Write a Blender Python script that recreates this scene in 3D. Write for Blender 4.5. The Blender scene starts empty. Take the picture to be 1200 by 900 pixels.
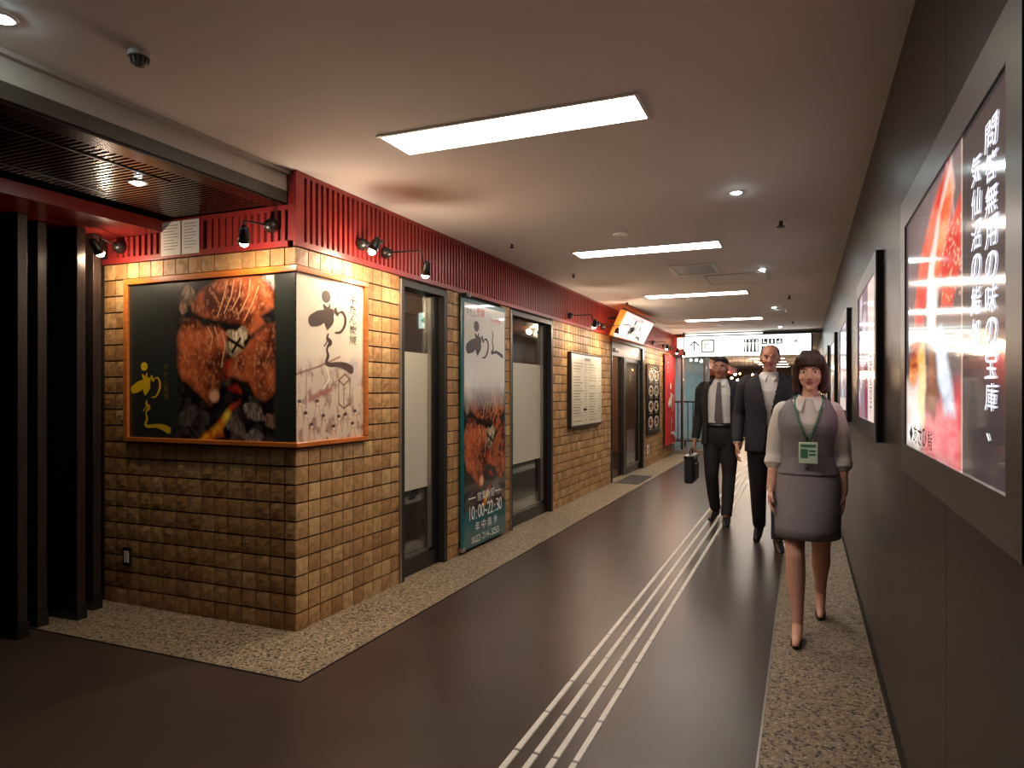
import bpy, bmesh, math, random
import numpy as np
from mathutils import Vector, Matrix

random.seed(7)
rng = np.random.default_rng(11)
C = bpy.context.scene.collection
SC = bpy.context.scene

# ------------------------------------------------------------------ camera, world, exposure
FPX, HORIZON, EYE = 815.0, 459.0, 1.35            # focal length in pixels of a 1200x900 frame
YAW = math.atan(342.0 / FPX)
cd = bpy.data.cameras.new('camera')
cd.sensor_fit = 'HORIZONTAL'; cd.sensor_width = 36.0
cd.lens = FPX / 1200.0 * 36.0
cd.shift_y = (HORIZON - 450.0) / 1200.0
cd.clip_start = 0.05; cd.clip_end = 200
cam = bpy.data.objects.new('camera', cd); C.objects.link(cam)
cam.location = (0, 0, EYE); cam.rotation_euler = (math.pi / 2, 0, YAW)
SC.camera = cam

w = bpy.data.worlds.new('world'); SC.world = w; w.use_nodes = True
w.node_tree.nodes['Background'].inputs[0].default_value = (0.55, 0.6, 0.7, 1)
w.node_tree.nodes['Background'].inputs[1].default_value = 0.02
SC.view_settings.view_transform = 'Standard'
SC.view_settings.look = 'None'
SC.view_settings.gamma = 1.0
SC.view_settings.use_curve_mapping = False
SC.view_settings.exposure = 0.0

PANEL_W = 27.0       # emission of the recessed ceiling panels
SPOT_W = 15.0
SPILL = 0.5        # warm arm spots over the shop front
COOL_W = 14.0        # cool recessed downlights
BOX_E = 1.5         # backlit poster boxes

XL, XR = -2.622, 0.332       # tiled shop face, dark panelled wall
YF, YE = 3.122, 15.25        # shop corner, end of the corridor
ZC, ZT = 2.589, 2.165        # ceiling, top of the tiles
XP = -4.17                   # back of the slatted screen in the alcove

# ------------------------------------------------------------------ helpers
def S(r, g, b):
    f = lambda c: (c / 255 / 12.92) if c / 255 <= 0.04045 else ((c / 255 + 0.055) / 1.055) ** 2.4
    return (f(r), f(g), f(b))

def mat(name, col, rough=0.5, metal=0.0, spec=0.5, noise=None, bump=0.0, bscale=60, emit=None, es=0.0, stretch=None, coat=0.0, rvar=0.0):
    m = bpy.data.materials.new(name); m.use_nodes = True
    nt = m.node_tree; N = nt.nodes; L = nt.links; b = N['Principled BSDF']
    b.inputs['Base Color'].default_value = (*col, 1); b.inputs['Roughness'].default_value = rough
    b.inputs['Metallic'].default_value = metal; b.inputs['Specular IOR Level'].default_value = spec
    b.inputs['Coat Weight'].default_value = coat
    tc = N.new('ShaderNodeTexCoord'); src = tc.outputs['Object']
    if stretch:
        mp = N.new('ShaderNodeMapping'); mp.inputs['Scale'].default_value = stretch
        L.new(src, mp.inputs[0]); src = mp.outputs[0]
    if noise:
        c2, sc = noise
        n = N.new('ShaderNodeTexNoise'); n.inputs['Scale'].default_value = sc; n.inputs['Detail'].default_value = 6
        L.new(src, n.inputs['Vector'])
        r = N.new('ShaderNodeValToRGB'); r.color_ramp.elements[0].position = .35; r.color_ramp.elements[1].position = .68
        r.color_ramp.elements[0].color = (*col, 1); r.color_ramp.elements[1].color = (*c2, 1)
        L.new(n.outputs['Fac'], r.inputs[0]); L.new(r.outputs[0], b.inputs['Base Color'])
    if rvar:
        n = N.new('ShaderNodeTexNoise'); n.inputs['Scale'].default_value = 2.2; n.inputs['Detail'].default_value = 7
        L.new(tc.outputs['Object'], n.inputs['Vector'])
        mr = N.new('ShaderNodeMapRange'); mr.inputs['To Min'].default_value = max(.02, rough - rvar); mr.inputs['To Max'].default_value = rough + rvar
        mr.inputs['From Min'].default_value = .3; mr.inputs['From Max'].default_value = .7
        L.new(n.outputs['Fac'], mr.inputs[0]); L.new(mr.outputs[0], b.inputs['Roughness'])
    if bump:
        n = N.new('ShaderNodeTexNoise'); n.inputs['Scale'].default_value = bscale; n.inputs['Detail'].default_value = 5
        L.new(src, n.inputs['Vector'])
        bp = N.new('ShaderNodeBump'); bp.inputs['Strength'].default_value = bump; bp.inputs['Distance'].default_value = .01
        L.new(n.outputs['Fac'], bp.inputs['Height']); L.new(bp.outputs[0], b.inputs['Normal'])
    if emit:
        b.inputs['Emission Color'].default_value = (*emit, 1); b.inputs['Emission Strength'].default_value = es
    return m

def print_mat(name, rough=0.3, emit=0.0, coat=0.0, gain=1.0):
    m = bpy.data.materials.new(name); m.use_nodes = True
    N = m.node_tree.nodes; L = m.node_tree.links; b = N['Principled BSDF']
    a = N.new('ShaderNodeVertexColor'); a.layer_name = 'print'
    b.inputs['Roughness'].default_value = rough; b.inputs['Coat Weight'].default_value = coat; b.inputs['Coat Roughness'].default_value = .04
    if emit:
        b.inputs['Base Color'].default_value = (.02, .02, .02, 1)
        L.new(a.outputs[0], b.inputs['Emission Color']); b.inputs['Emission Strength'].default_value = emit
    else:
        L.new(a.outputs[0], b.inputs['Base Color'])
    return m

class MB:
    """collects shapes and links them as ONE mesh object"""
    def __init__(s): s.v = []; s.f = []
    def add(s, vs, fs):
        o = len(s.v); s.v += [tuple(p) for p in vs]; s.f += [tuple(i + o for i in f) for f in fs]; return s
    def box(s, x0, x1, y0, y1, z0, z1):
        x0, x1 = min(x0, x1), max(x0, x1); y0, y1 = min(y0, y1), max(y0, y1); z0, z1 = min(z0, z1), max(z0, z1)
        return s.add([(x0, y0, z0), (x1, y0, z0), (x1, y1, z0), (x0, y1, z0), (x0, y0, z1), (x1, y0, z1), (x1, y1, z1), (x0, y1, z1)],
                     [(0, 3, 2, 1), (4, 5, 6, 7), (0, 1, 5, 4), (1, 2, 6, 5), (2, 3, 7, 6), (3, 0, 4, 7)])
    def tube(s, pts, rs, n=12, caps=True):
        """swept tube through points with a radius per point, rounded ends when caps='round'"""
        pts = [Vector(p) for p in pts]
        if not hasattr(rs, '__len__'): rs = [rs] * len(pts)
        rs = list(rs)
        if caps == 'round':
            d0 = (pts[1] - pts[0]).normalized(); d1 = (pts[-1] - pts[-2]).normalized()
            a = [(pts[0] - d0 * rs[0] * math.sin(t), rs[0] * math.cos(t)) for t in (1.5, 1.1, .7, .35)]
            b = [(pts[-1] + d1 * rs[-1] * math.sin(t), rs[-1] * math.cos(t)) for t in (.35, .7, 1.1, 1.5)]
            pts = [p for p, _ in a] + pts + [p for p, _ in b]; rs = [r for _, r in a] + rs + [r for _, r in b]
        base = len(s.v); up = None
        for i, p in enumerate(pts):
            d = (pts[min(i + 1, len(pts) - 1)] - pts[max(i - 1, 0)]).normalized()
            if up is None: up = Vector((0, 0, 1)) if abs(d.z) < .9 else Vector((0, 1, 0))
            a = d.cross(up)
            if a.length < 1e-4: a = d.cross(Vector((1, 0, 0)))
            a.normalize(); b = a.cross(d).normalized(); up = b
            for k in range(n):
                t = 2 * math.pi * k / n; q = p + (a * math.cos(t) + b * math.sin(t)) * rs[i]
                s.v.append(tuple(q))
        for i in range(len(pts) - 1):
            for k in range(n):
                a0 = base + i * n + k; a1 = base + i * n + (k + 1) % n
                s.f.append((a0, a1, a1 + n, a0 + n))
        s.f.append(tuple(base + k for k in reversed(range(n))))
        s.f.append(tuple(base + (len(pts) - 1) * n + k for k in range(n)))
        return s
    def ell(s, c, r, rot=None, nu=16, nv=10):
        base = len(s.v); M = Matrix.Rotation(rot[0], 3, rot[1]) if rot else Matrix.Identity(3); c = Vector(c)
        vs = [c + M @ Vector((0, 0, -r[2]))]
        for i in range(1, nv):
            ph = -math.pi / 2 + math.pi * i / nv
            for k in range(nu):
                t = 2 * math.pi * k / nu
                vs.append(c + M @ Vector((r[0] * math.cos(ph) * math.cos(t), r[1] * math.cos(ph) * math.sin(t), r[2] * math.sin(ph))))
        vs.append(c + M @ Vector((0, 0, r[2])))
        fs = [(0, 1 + (k + 1) % nu, 1 + k) for k in range(nu)]
        for i in range(nv - 2):
            for k in range(nu):
                a = 1 + i * nu + k; b = 1 + i * nu + (k + 1) % nu
                fs.append((a, b, b + nu, a + nu))
        top = len(vs) - 1; o = 1 + (nv - 2) * nu
        fs += [(o + k, o + (k + 1) % nu, top) for k in range(nu)]
        return s.add(vs, fs)
    def loft(s, rings, n=40, power=2.3, keep=None, closed=True, sub=1):
        """rings: (z, cx, cy, rx, ry); keep(x,y,z) drops faces; closed adds end caps"""
        base = len(s.v)
        if sub > 1: rings = [tuple(a[q] + (b[q] - a[q]) * t / sub for q in range(5)) for a, b in zip(rings[:-1], rings[1:]) for t in range(sub)] + [rings[-1]]
        for (z, cx, cy, rx, ry) in rings:
            for k in range(n):
                t = 2 * math.pi * k / n; c, d = math.cos(t), math.sin(t)
                s.v.append((cx + rx * math.copysign(abs(c) ** (2 / power), c), cy + ry * math.copysign(abs(d) ** (2 / power), d), z))
        for i in range(len(rings) - 1):
            for k in range(n):
                a = base + i * n + k; b = base + i * n + (k + 1) % n; f = (a, b, b + n, a + n)
                if keep:
                    m = [sum(s.v[j][q] for j in f) / 4 for q in range(3)]
                    if not keep(*m): continue
                s.f.append(f)
        if closed:
            s.f.append(tuple(base + k for k in reversed(range(n)))); s.f.append(tuple(base + (len(rings) - 1) * n + k for k in range(n)))
        return s
    def build(s, name, m, parent=None, smooth=False, bevel=0.0):
        off = Vector((0, 0, 0)); p = parent
        while p is not None: off += p.location; p = p.parent
        me = bpy.data.meshes.new(name)
        me.from_pydata([tuple(Vector(v) - off) for v in s.v], [], s.f); me.update()
        me.materials.append(m)
        if smooth: me.polygons.foreach_set('use_smooth', [True] * len(me.polygons))
        o = bpy.data.objects.new(name, me); C.objects.link(o); o.parent = parent
        if bevel:
            b = o.modifiers.new('bevel', 'BEVEL'); b.width = bevel; b.segments = 2; b.limit_method = 'ANGLE'
        return o

def tag(o, label=None, cat=None, group=None, kind=None):
    if label: o['label'] = label
    if cat: o['category'] = cat
    if group: o['group'] = group
    if kind: o['kind'] = kind
    return o

def empty(name, loc, label=None, cat=None, group=None):
    o = bpy.data.objects.new(name, None); o.location = loc; o.empty_display_size = .1; C.objects.link(o)
    return tag(o, label, cat, group)

def bx(name, m, parent, *a, bevel=0.0):
    return MB().box(*a).build(name, m, parent, bevel=bevel)

def copy_tree(o, parent=None):
    c = o.copy(); C.objects.link(c); c.parent = parent
    for ch in list(o.children): copy_tree(ch, c)
    return c

class Frame:
    """a flat sheet: origin, right, up and outward normal"""
    def __init__(s, o, r, n): s.o, s.r, s.n = Vector(o), Vector(r), Vector(n); s.u = Vector((0, 0, 1))
    def p(s, a, b, d=0): return s.o + s.r * a + s.u * b + s.n * d
    def quadbox(s, mb, a0, a1, b0, b1, d0, d1):
        q = [s.p(a, b, d) for d in (d0, d1) for a, b in ((a0, b0), (a1, b0), (a1, b1), (a0, b1))]
        return mb.add(q, [(0, 3, 2, 1), (4, 5, 6, 7), (0, 1, 5, 4), (1, 2, 6, 5), (2, 3, 7, 6), (3, 0, 4, 7)])

F_FRONT = Frame((0, YF, 0), (1, 0, 0), (0, -1, 0))
F_LEFT = Frame((XL, 0, 0), (0, 1, 0), (1, 0, 0))

def canvas(name, fr, a0, a1, b0, b1, d, arr, m, parent):
    """flat print: a sheet whose vertices carry the picture's colours (arr rows run from the top down)"""
    H, W, _ = arr.shape
    off = Vector((0, 0, 0)); p = parent
    while p is not None: off += p.location; p = p.parent
    aa = np.linspace(a0, a1, W); bb = np.linspace(b1, b0, H)
    A, B = np.meshgrid(aa, bb)
    o = np.array(fr.o) - np.array(off) + np.array(fr.n) * d
    P = o[None, None, :] + A[..., None] * np.array(fr.r) + B[..., None] * np.array(fr.u)
    me = bpy.data.meshes.new(name); me.vertices.add(H * W); me.vertices.foreach_set('co', P.reshape(-1).astype(np.float32))
    i = np.arange(H * W).reshape(H, W)
    q = np.stack([i[1:, :-1], i[1:, 1:], i[:-1, 1:], i[:-1, :-1]], -1).reshape(-1)
    nq = (H - 1) * (W - 1)
    me.loops.add(nq * 4); me.loops.foreach_set('vertex_index', q.astype(np.int32))
    me.polygons.add(nq); me.polygons.foreach_set('loop_start', (np.arange(nq) * 4).astype(np.int32)); me.polygons.foreach_set('loop_total', np.full(nq, 4, np.int32))
    me.update(calc_edges=True)
    ca = me.color_attributes.new('print', 'FLOAT_COLOR', 'POINT')
    col = np.concatenate([np.clip(arr, 0, 4), np.ones((H, W, 1))], -1)
    ca.data.foreach_set('color', col.reshape(-1).astype(np.float32))
    me.materials.append(m)
    ob = bpy.data.objects.new(name, me); C.objects.link(ob); ob.parent = parent
    return ob

_ch = {}
def char_geo(ch):
    if ch not in _ch:
        cu = bpy.data.curves.new('t', 'FONT'); cu.body = ch; cu.size = 1; cu.resolution_u = 3
        ob = bpy.data.objects.new('t', cu); C.objects.link(ob)
        dg = bpy.context.evaluated_depsgraph_get()
        me = bpy.data.meshes.new_from_object(ob.evaluated_get(dg))
        vs = [(v.co.x, v.co.y) for v in me.vertices]; fs = [tuple(p.vertices) for p in me.polygons]
        bpy.data.objects.remove(ob); bpy.data.curves.remove(cu); bpy.data.meshes.remove(me)
        _ch[ch] = (vs, fs)
    return _ch[ch]

def put_char(mb, fr, ch, a, b, w_, h_, d, fit=True, slant=0.0, warp=0.0):
    """one character fitted in the box whose lower-left corner is (a,b)"""
    vs, fs = char_geo(ch)
    if not vs: return
    if fit:
        x0 = min(v[0] for v in vs); x1 = max(v[0] for v in vs); y0 = min(v[1] for v in vs); y1 = max(v[1] for v in vs)
        if ch in '-~1:、・': cx = (x0 + x1) / 2; x0, x1 = cx - .28, cx + .28
        if ch in '-~:・': y0, y1 = 0, .72
        if ch == '、': x0, y0, x1, y1 = -.05, -.1, .9, .85
    else: x0, y0, x1, y1 = 0, 0, 1, 1
    out = []
    for x, y in vs:
        u = (x - x0) / max(x1 - x0, 1e-6); v = (y - y0) / max(y1 - y0, 1e-6)
        u += slant * (v - .5) + warp * math.sin(v * 5 + u * 3)
        v += warp * math.sin(u * 6)
        out.append(fr.p(a + u * w_, b + v * h_, d))
    mb.add(out, fs)

def line_text(mb, fr, s, a, b, wtot, h_, d, gap=.12, **k):
    n = len(s); cw = wtot / n
    for i, ch in enumerate(s): put_char(mb, fr, ch, a + i * cw + cw * gap / 2, b, cw * (1 - gap), h_, d, **k)

def column_text(mb, fr, s, a, btop, w_, htot, d, gap=.14, **k):
    n = len(s); c = htot / n
    for i, ch in enumerate(s): put_char(mb, fr, ch, a, btop - (i + 1) * c + c * gap / 2, w_, c * (1 - gap), d, **k)

def brush(mb, fr, strokes, a0, b0, w_, h_, d):
    d0 = d
    """calligraphy: strokes are lists of (x, y, half width) in a unit box, y downwards"""
    for si, st in enumerate(strokes):
        d = d0 + si * .0002; pts = []
        for i in range(len(st) - 1):           # smooth the polyline
            p0 = st[max(i - 1, 0)]; p1 = st[i]; p2 = st[i + 1]; p3 = st[min(i + 2, len(st) - 1)]
            for k in range(6):
                t = k / 6
                pts.append([.5 * (2 * p1[j] + (p2[j] - p0[j]) * t + (2 * p0[j] - 5 * p1[j] + 4 * p2[j] - p3[j]) * t * t + (3 * p1[j] - p0[j] - 3 * p2[j] + p3[j]) * t ** 3) for j in range(3)])
        pts.append(list(st[-1])) if len(st) > 1 else None
        if len(st) == 1: pts = [[st[0][0] - .01, st[0][1], st[0][2]], [st[0][0] + .01, st[0][1], st[0][2]]]
        X = [(p[0] * w_, -p[1] * h_, max(p[2], .003) * w_) for p in pts]
        vs = []; n = len(X)
        def dirn(i):
            q0 = X[max(i - 1, 0)]; q1 = X[min(i + 1, n - 1)]; dx, dy = q1[0] - q0[0], q1[1] - q0[1]; l = math.hypot(dx, dy) or 1
            return dx / l, dy / l
        for i in range(n):
            dx, dy = dirn(i); x, y, r = X[i]
            vs += [(x - dy * r, y + dx * r), (x + dy * r, y - dx * r)]
        fs = [(2 * i, 2 * i + 1, 2 * i + 3, 2 * i + 2) for i in range(n - 1)]
        for i, sg in ((0, -1), (n - 1, 1)):
            dx, dy = dirn(i); x, y, r = X[i]; k0 = len(vs); a = math.atan2(dy, dx)
            arc = [(x + sg * r * math.cos(t) * math.cos(a) - r * math.sin(t) * math.sin(a), y + sg * r * math.cos(t) * math.sin(a) + r * math.sin(t) * math.cos(a)) for t in [math.pi * (-.5 + j / 8) for j in range(9)]]
            vs += arc; fs.append(tuple(range(k0, k0 + 9)))
        mb.add([fr.p(a0 + x, b0 + y, d) for x, y in vs], fs)

# the two characters of the shop's brush logo, unit box each (y down)
RI = [[(.46, .07, .10)],
      [(.12, .72, .10), (.28, .64, .12), (.45, .54, .09), (.60, .46, .07)],
      [(.40, .30, .02), (.47, .40, .05), (.56, .50, .07), (.60, .66, .055), (.52, .85, .02)],
      [(.55, .26, .015), (.52, .40, .04)],
      [(.52, .58, .05), (.48, .72, .06), (.50, .86, .03)],
      [(.70, .36, .035), (.76, .48, .025), (.80, .42, .012), (.90, .40, .022), (.97, .54, .03), (.95, .74, .03), (.84, .92, .02), (.70, .95, .01)]]
KYU = [[(.38, .02, .015), (.36, .14, .03), (.44, .24, .04), (.38, .34, .025), (.35, .46, .02), (.38, .62, .03), (.33, .80, .03), (.42, .86, .035), (.62, .84, .04), (.82, .88, .06), (.97, .97, .07)],
       [(.36, .22, .01), (.28, .36, .012)]]

def fbm(H, W, sc, oct_=5, seed=0, ax=1.0):
    r = np.random.default_rng(seed); out = np.zeros((H, W)); amp = 1; tot = 0
    for o in range(oct_):
        gy = max(2, int(sc * 2 ** o) + 2); gx = max(2, int(sc * ax * 2 ** o) + 2)
        g = r.random((gy, gx)); y = np.linspace(0, gy - 1.001, H); x = np.linspace(0, gx - 1.001, W)
        yi = y.astype(int); xi = x.astype(int); fy = (y - yi)[:, None]; fx = (x - xi)[None]
        fy = fy * fy * (3 - 2 * fy); fx = fx * fx * (3 - 2 * fx)
        v = g[yi][:, xi] * (1 - fy) * (1 - fx) + g[yi + 1][:, xi] * fy * (1 - fx) + g[yi][:, xi + 1] * (1 - fy) * fx + g[yi + 1][:, xi + 1] * fy * fx
        out += amp * v; tot += amp; amp *= .55
    return out / tot

class Pic:
    def __init__(s, H, W, col):
        s.H, s.W = H, W; s.a = np.zeros((H, W, 3)) + np.array(col)
        s.T, s.Sx = np.meshgrid(np.linspace(0, 1, H), np.linspace(0, 1, W), indexing='ij')
    def mask_poly(s, pts, soft=0.008, rough=0.0, seed=0):
        X = s.Sx.copy(); Y = s.T.copy()
        if rough:
            X += (fbm(s.H, s.W, 8, 4, seed) - .5) * rough; Y += (fbm(s.H, s.W, 8, 4, seed + 1) - .5) * rough
        inside = np.zeros((s.H, s.W), bool); dist = np.full((s.H, s.W), 9.0); n = len(pts)
        for i in range(n):
            x0, y0 = pts[i]; x1, y1 = pts[(i + 1) % n]
            if y0 != y1:
                c = ((y0 > Y) != (y1 > Y)) & (X < (x1 - x0) * (Y - y0) / (y1 - y0) + x0); inside ^= c
            L2 = (x1 - x0) ** 2 + (y1 - y0) ** 2 + 1e-12
            t = np.clip(((X - x0) * (x1 - x0) + (Y - y0) * (y1 - y0)) / L2, 0, 1)
            dist = np.minimum(dist, np.hypot(X - x0 - t * (x1 - x0), Y - y0 - t * (y1 - y0)))
        sd = np.where(inside, dist, -dist)
        return np.clip(sd / soft * .5 + .5, 0, 1), sd
    def mask_ell(s, cx, cy, rx, ry, soft=.06, rot=0, rough=0, seed=0):
        dx, dy = s.Sx - cx, s.T - cy
        if rough: dx = dx + (fbm(s.H, s.W, 10, 3, seed) - .5) * rough; dy = dy + (fbm(s.H, s.W, 10, 3, seed + 5) - .5) * rough
        c, d = math.cos(rot), math.sin(rot)
        r = np.hypot((dx * c + dy * d) / rx, (-dx * d + dy * c) / ry)
        return np.clip((1 - r) / soft, 0, 1)
    def over(s, m, col):
        m = m[..., None]; s.a = s.a * (1 - m) + (np.array(col) if not (isinstance(col, np.ndarray) and col.ndim == 3) else col) * m
    def line(s, pts, wd, col, al=1.0):
        for (x0, y0), (x1, y1) in zip(pts[:-1], pts[1:]):
            L2 = (x1 - x0) ** 2 + (y1 - y0) ** 2 + 1e-12
            t = np.clip(((s.Sx - x0) * (x1 - x0) + (s.T - y0) * (y1 - y0)) / L2, 0, 1)
            d = np.hypot(s.Sx - x0 - t * (x1 - x0), (s.T - y0 - t * (y1 - y0)))
            s.over(np.clip(1.5 - d / wd, 0, 1) * al, col)
    def rect(s, x0, y0, x1, y1, col, al=1.0):
        s.over(((s.Sx >= x0) & (s.Sx <= x1) & (s.T >= y0) & (s.T <= y1)) * al, col)

def grill_picture(H, W, seed=3):
    """charcoal-grilled slices over lumps of charcoal with flames between (a flat photograph print)"""
    p = Pic(H, W, S(14, 11, 11))
    r = np.random.default_rng(seed)
    # lumps of charcoal
    pts = r.random((42, 2)); d = np.stack([np.hypot(p.Sx - a, (p.T - b) * 1.6) for a, b in pts]); o = np.sort(d, 0)
    edge = np.clip((o[1] - o[0]) / .045, 0, 1); idx = d.argmin(0); tone = r.random(42)[idx]
    n = fbm(H, W, 14, 5, seed + 2)
    lump = edge * (0.25 + tone) * np.clip((n - .35) * 2.2, 0, 1)
    p.a = np.array(S(10, 8, 9)) + lump[..., None] * np.array(S(112, 96, 88)) * .7
    def chunk(cx, cy, rx, ry, rot, col, sd):
        m = p.mask_ell(cx, cy, rx, ry, .22, rot, .05, sd); t = fbm(H, W, 30, 3, sd, 2)
        p.over(m, np.array(col)[None, None, :] * (0.25 + 1.5 * np.clip(t - .25, 0, 1))[..., None])
    chunk(.14, .09, .09, .07, .5, S(170, 140, 120), 21); chunk(.08, .17, .06, .05, -.6, S(170, 130, 105), 22)
    chunk(.93, .06, .09, .06, .3, S(215, 195, 190), 23)
    chunk(.60, .42, .13, .085, .6, S(226, 200, 160), 24); chunk(.67, .36, .10, .05, -.6, S(228, 205, 170), 25)
    chunk(.80, .83, .12, .06, .3, S(165, 145, 135), 26); chunk(.62, .91, .14, .06, .5, S(125, 108, 95), 27)
    chunk(.12, .86, .13, .06, -.4, S(100, 88, 82), 28); chunk(.96, .88, .07, .05, 0, S(150, 115, 95), 29); chunk(.80, .97, .10, .04, 0, S(150, 140, 130), 30)
    p.line([(.52, .37), (.62, .41), (.71, .45)], .011, S(15, 12, 10)); p.line([(.58, .46), (.66, .38)], .010, S(15, 12, 10))
    # embers and flames
    def ember(poly, c1, c2, sd):
        m, sdist = p.mask_poly(poly, .02, .06, sd); t = np.clip((fbm(H, W, 12, 4, sd) - .3) * 2.2, 0, 1)[..., None]
        p.over(m, np.array(c1) * (1 - t) + np.array(c2) * t)
    ember([(.49, .55), (.57, .49), (.60, .54), (.56, .60), (.48, .61)], S(150, 20, 8), S(255, 80, 30), 31)
    ember([(.24, 1.0), (.38, .93), (.46, .88), (.50, .98), (.40, 1.0)], S(200, 60, 10), S(255, 190, 40), 32)
    ember([(.42, .90), (.50, .83), (.58, .80), (.56, .86), (.48, .92)], S(225, 80, 10), S(255, 225, 70), 33)
    ember([(.56, .79), (.64, .75), (.63, .77), (.58, .81)], S(170, 30, 10), S(250, 90, 40), 34)
    ember([(.55, .69), (.62, .67), (.66, .71), (.60, .70)], S(150, 25, 15), S(240, 70, 50), 35)
    # slices of meat
    def slice_(poly, sd, ang, lines):
        m, dist = p.mask_poly(poly, .012, .03, sd)
        t = fbm(H, W, 7, 5, sd + 50); t2 = fbm(H, W, 44, 3, sd + 60)
        c, d_ = math.cos(ang), math.sin(ang)
        g = np.sin((p.Sx * c + p.T * d_) * 95 + (t - .5) * 26)
        base = np.array(S(192, 96, 54)); dark = np.array(S(82, 32, 20)); hi = np.array(S(236, 160, 112))
        k = np.clip((t - .36) * 3, 0, 1)[..., None]
        col = dark * (1 - k) + base * k
        k2 = np.clip((t2 - .50) * 4, 0, 1)[..., None]; col = col * (1 - k2 * .42) + hi * k2 * .42
        k3 = (np.clip(g - .55, 0, 1) * np.clip((t - .42) * 5, 0, 1))[..., None]; col = col * (1 - k3 * .5) + dark * k3 * .5
        e = np.clip(1 - dist / .035, 0, 1)[..., None] * np.clip((t2 - .4) * 4, 0, 1)[..., None]; col = col * (1 - e * .55) + dark * .5 * e * .55
        p.over(np.clip(dist / .05 + 1.0, 0, 1) * (1 - m) * .7, S(8, 5, 5))
        p.over(m, col)
        for ln in lines: p.line(ln, .0045, S(240, 180, 135), .75)
    slice_([(.52, .60), (.60, .48), (.70, .44), (.84, .33), (1.02, .28), (1.02, .72), (.88, .76), (.80, .73), (.74, .64), (.62, .62)], 3, .5, [])
    slice_([(-.03, .36), (.08, .25), (.20, .23), (.30, .29), (.44, .29), (.52, .34), (.53, .46), (.49, .60), (.45, .70), (.37, .79), (.30, .76), (.22, .70), (.06, .63), (-.02, .52)], 9, -.9,
           [[(.33, .30), (.38, .36), (.36, .44)], [(.48, .33), (.51, .42), (.47, .55)], [(.40, .30), (.44, .38)]])
    slice_([(.14, .15), (.24, .07), (.40, .02), (.60, -.02), (.82, .00), (.98, .09), (.98, .20), (.86, .25), (.90, .30), (.76, .36), (.68, .30), (.46, .27), (.30, .24), (.18, .20)], 5, .2,
           [[(.53, .03), (.49, .13), (.43, .24)], [(.60, .02), (.57, .12), (.50, .22)], [(.67, .02), (.65, .12), (.58, .20)], [(.76, .02), (.74, .12), (.66, .22)], [(.84, .07), (.78, .17), (.70, .27)]])
    p.over(p.mask_ell(.40, .73, .06, .05, .5, 0, .03, 8), S(236, 170, 135))
    return np.clip(p.a, 0, 1)

# ------------------------------------------------------------------ materials
M = {}
M['ceiling'] = mat('painted ceiling', S(236, 228, 222), .75, noise=(S(239, 231, 225), 3))
M['floor'] = mat('dark vinyl floor', S(68, 55, 47), .30, noise=(S(60, 48, 40), 2.2), spec=.34)
M['grout'] = mat('dark grout', S(44, 30, 18), .9, bump=.3, bscale=200)
M['red'] = mat('red lacquered wood', S(144, 42, 38), .40, noise=(S(130, 36, 33), 8))
M['red_dark'] = mat('dark red backing', S(58, 10, 10), .6)
M['black'] = mat('black metal', S(20, 19, 18), .35, noise=(S(26, 24, 22), 5))
M['bronze'] = mat('dark bronze frame', S(34, 30, 27), .45)
M['silver'] = mat('satin metal trim', S(170, 165, 155), .3, metal=.8)
M['chrome'] = mat('chrome', S(220, 220, 220), .12, metal=1)
M['wood_orange'] = mat('orange varnished wood', S(196, 112, 44), .3, noise=(S(170, 90, 34), 6), stretch=(1, 1, 8), coat=.4)
M['dark_wood'] = mat('dark stained wood', S(48, 34, 26), .4, noise=(S(30, 21, 16), 9), stretch=(6, 6, .5), bump=.2, bscale=30)
M['panel_wood'] = mat('brown wood grain laminate', S(42, 33, 28), .27, noise=(S(30, 23, 20), 16), stretch=(14, 14, .35), bump=.12, bscale=60, spec=.24)
M['void'] = mat('black painted lining', S(12, 10, 9), .7)
M['ribs'] = mat('dark brown ribbed boards', S(48, 22, 14), .26, noise=(S(38, 17, 11), 4), spec=.4)
M['beam_white'] = mat('off white painted beam', S(178, 168, 155), .6)
M['olive'] = mat('olive brown steel', S(66, 58, 44), .5)
M['white_metal'] = mat('white enamel', S(225, 222, 215), .4)
M['paper'] = mat('white paper', S(225, 222, 215), .7, noise=(S(215, 212, 205), 3))
M['grey_frame'] = mat('grey anodised frame', S(92, 90, 88), .33, metal=.5, stretch=(1, 30, 30), noise=(S(84, 82, 80), 4))
M['teal'] = mat('teal print', S(8, 92, 98), .3, coat=.5)
M['white_ink'] = mat('white lettering', S(238, 236, 228), .4)
M['black_ink'] = mat('black brush ink', S(28, 24, 22), .4)
M['brown_ink'] = mat('brown brush ink', S(78, 58, 48), .4)
M['gold_ink'] = mat('gold brush ink', S(212, 176, 30), .35)
M['red_ink'] = mat('red lettering', S(208, 40, 26), .4)
M['grey_ink'] = mat('grey lettering', S(120, 112, 100), .4)
M['sign_white'] = mat('backlit white acrylic', S(235, 238, 236), .35, emit=S(236, 246, 242), es=2.1)
M['sign_warm'] = mat('backlit warm white acrylic', S(235, 230, 225), .35, emit=S(250, 238, 232), es=1.0)
M['sign_orange'] = mat('backlit orange acrylic', S(235, 110, 40), .4, emit=S(245, 110, 30), es=.7)
M['lamp_panel'] = mat('fluorescent diffuser', (1, 1, 1), .5, emit=(1.0, .89, .79), es=PANEL_W)
M['bulb'] = mat('warm bulb', (1, 1, 1), .5, emit=(1.0, .72, .45), es=160)
M['cool_bulb'] = mat('cool bulb', (1, 1, 1), .5, emit=(.80, .97, 1.0), es=160)
M['exit_green'] = mat('lit green', S(0, 150, 90), .5, emit=S(0, 170, 100), es=1.0)
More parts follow.
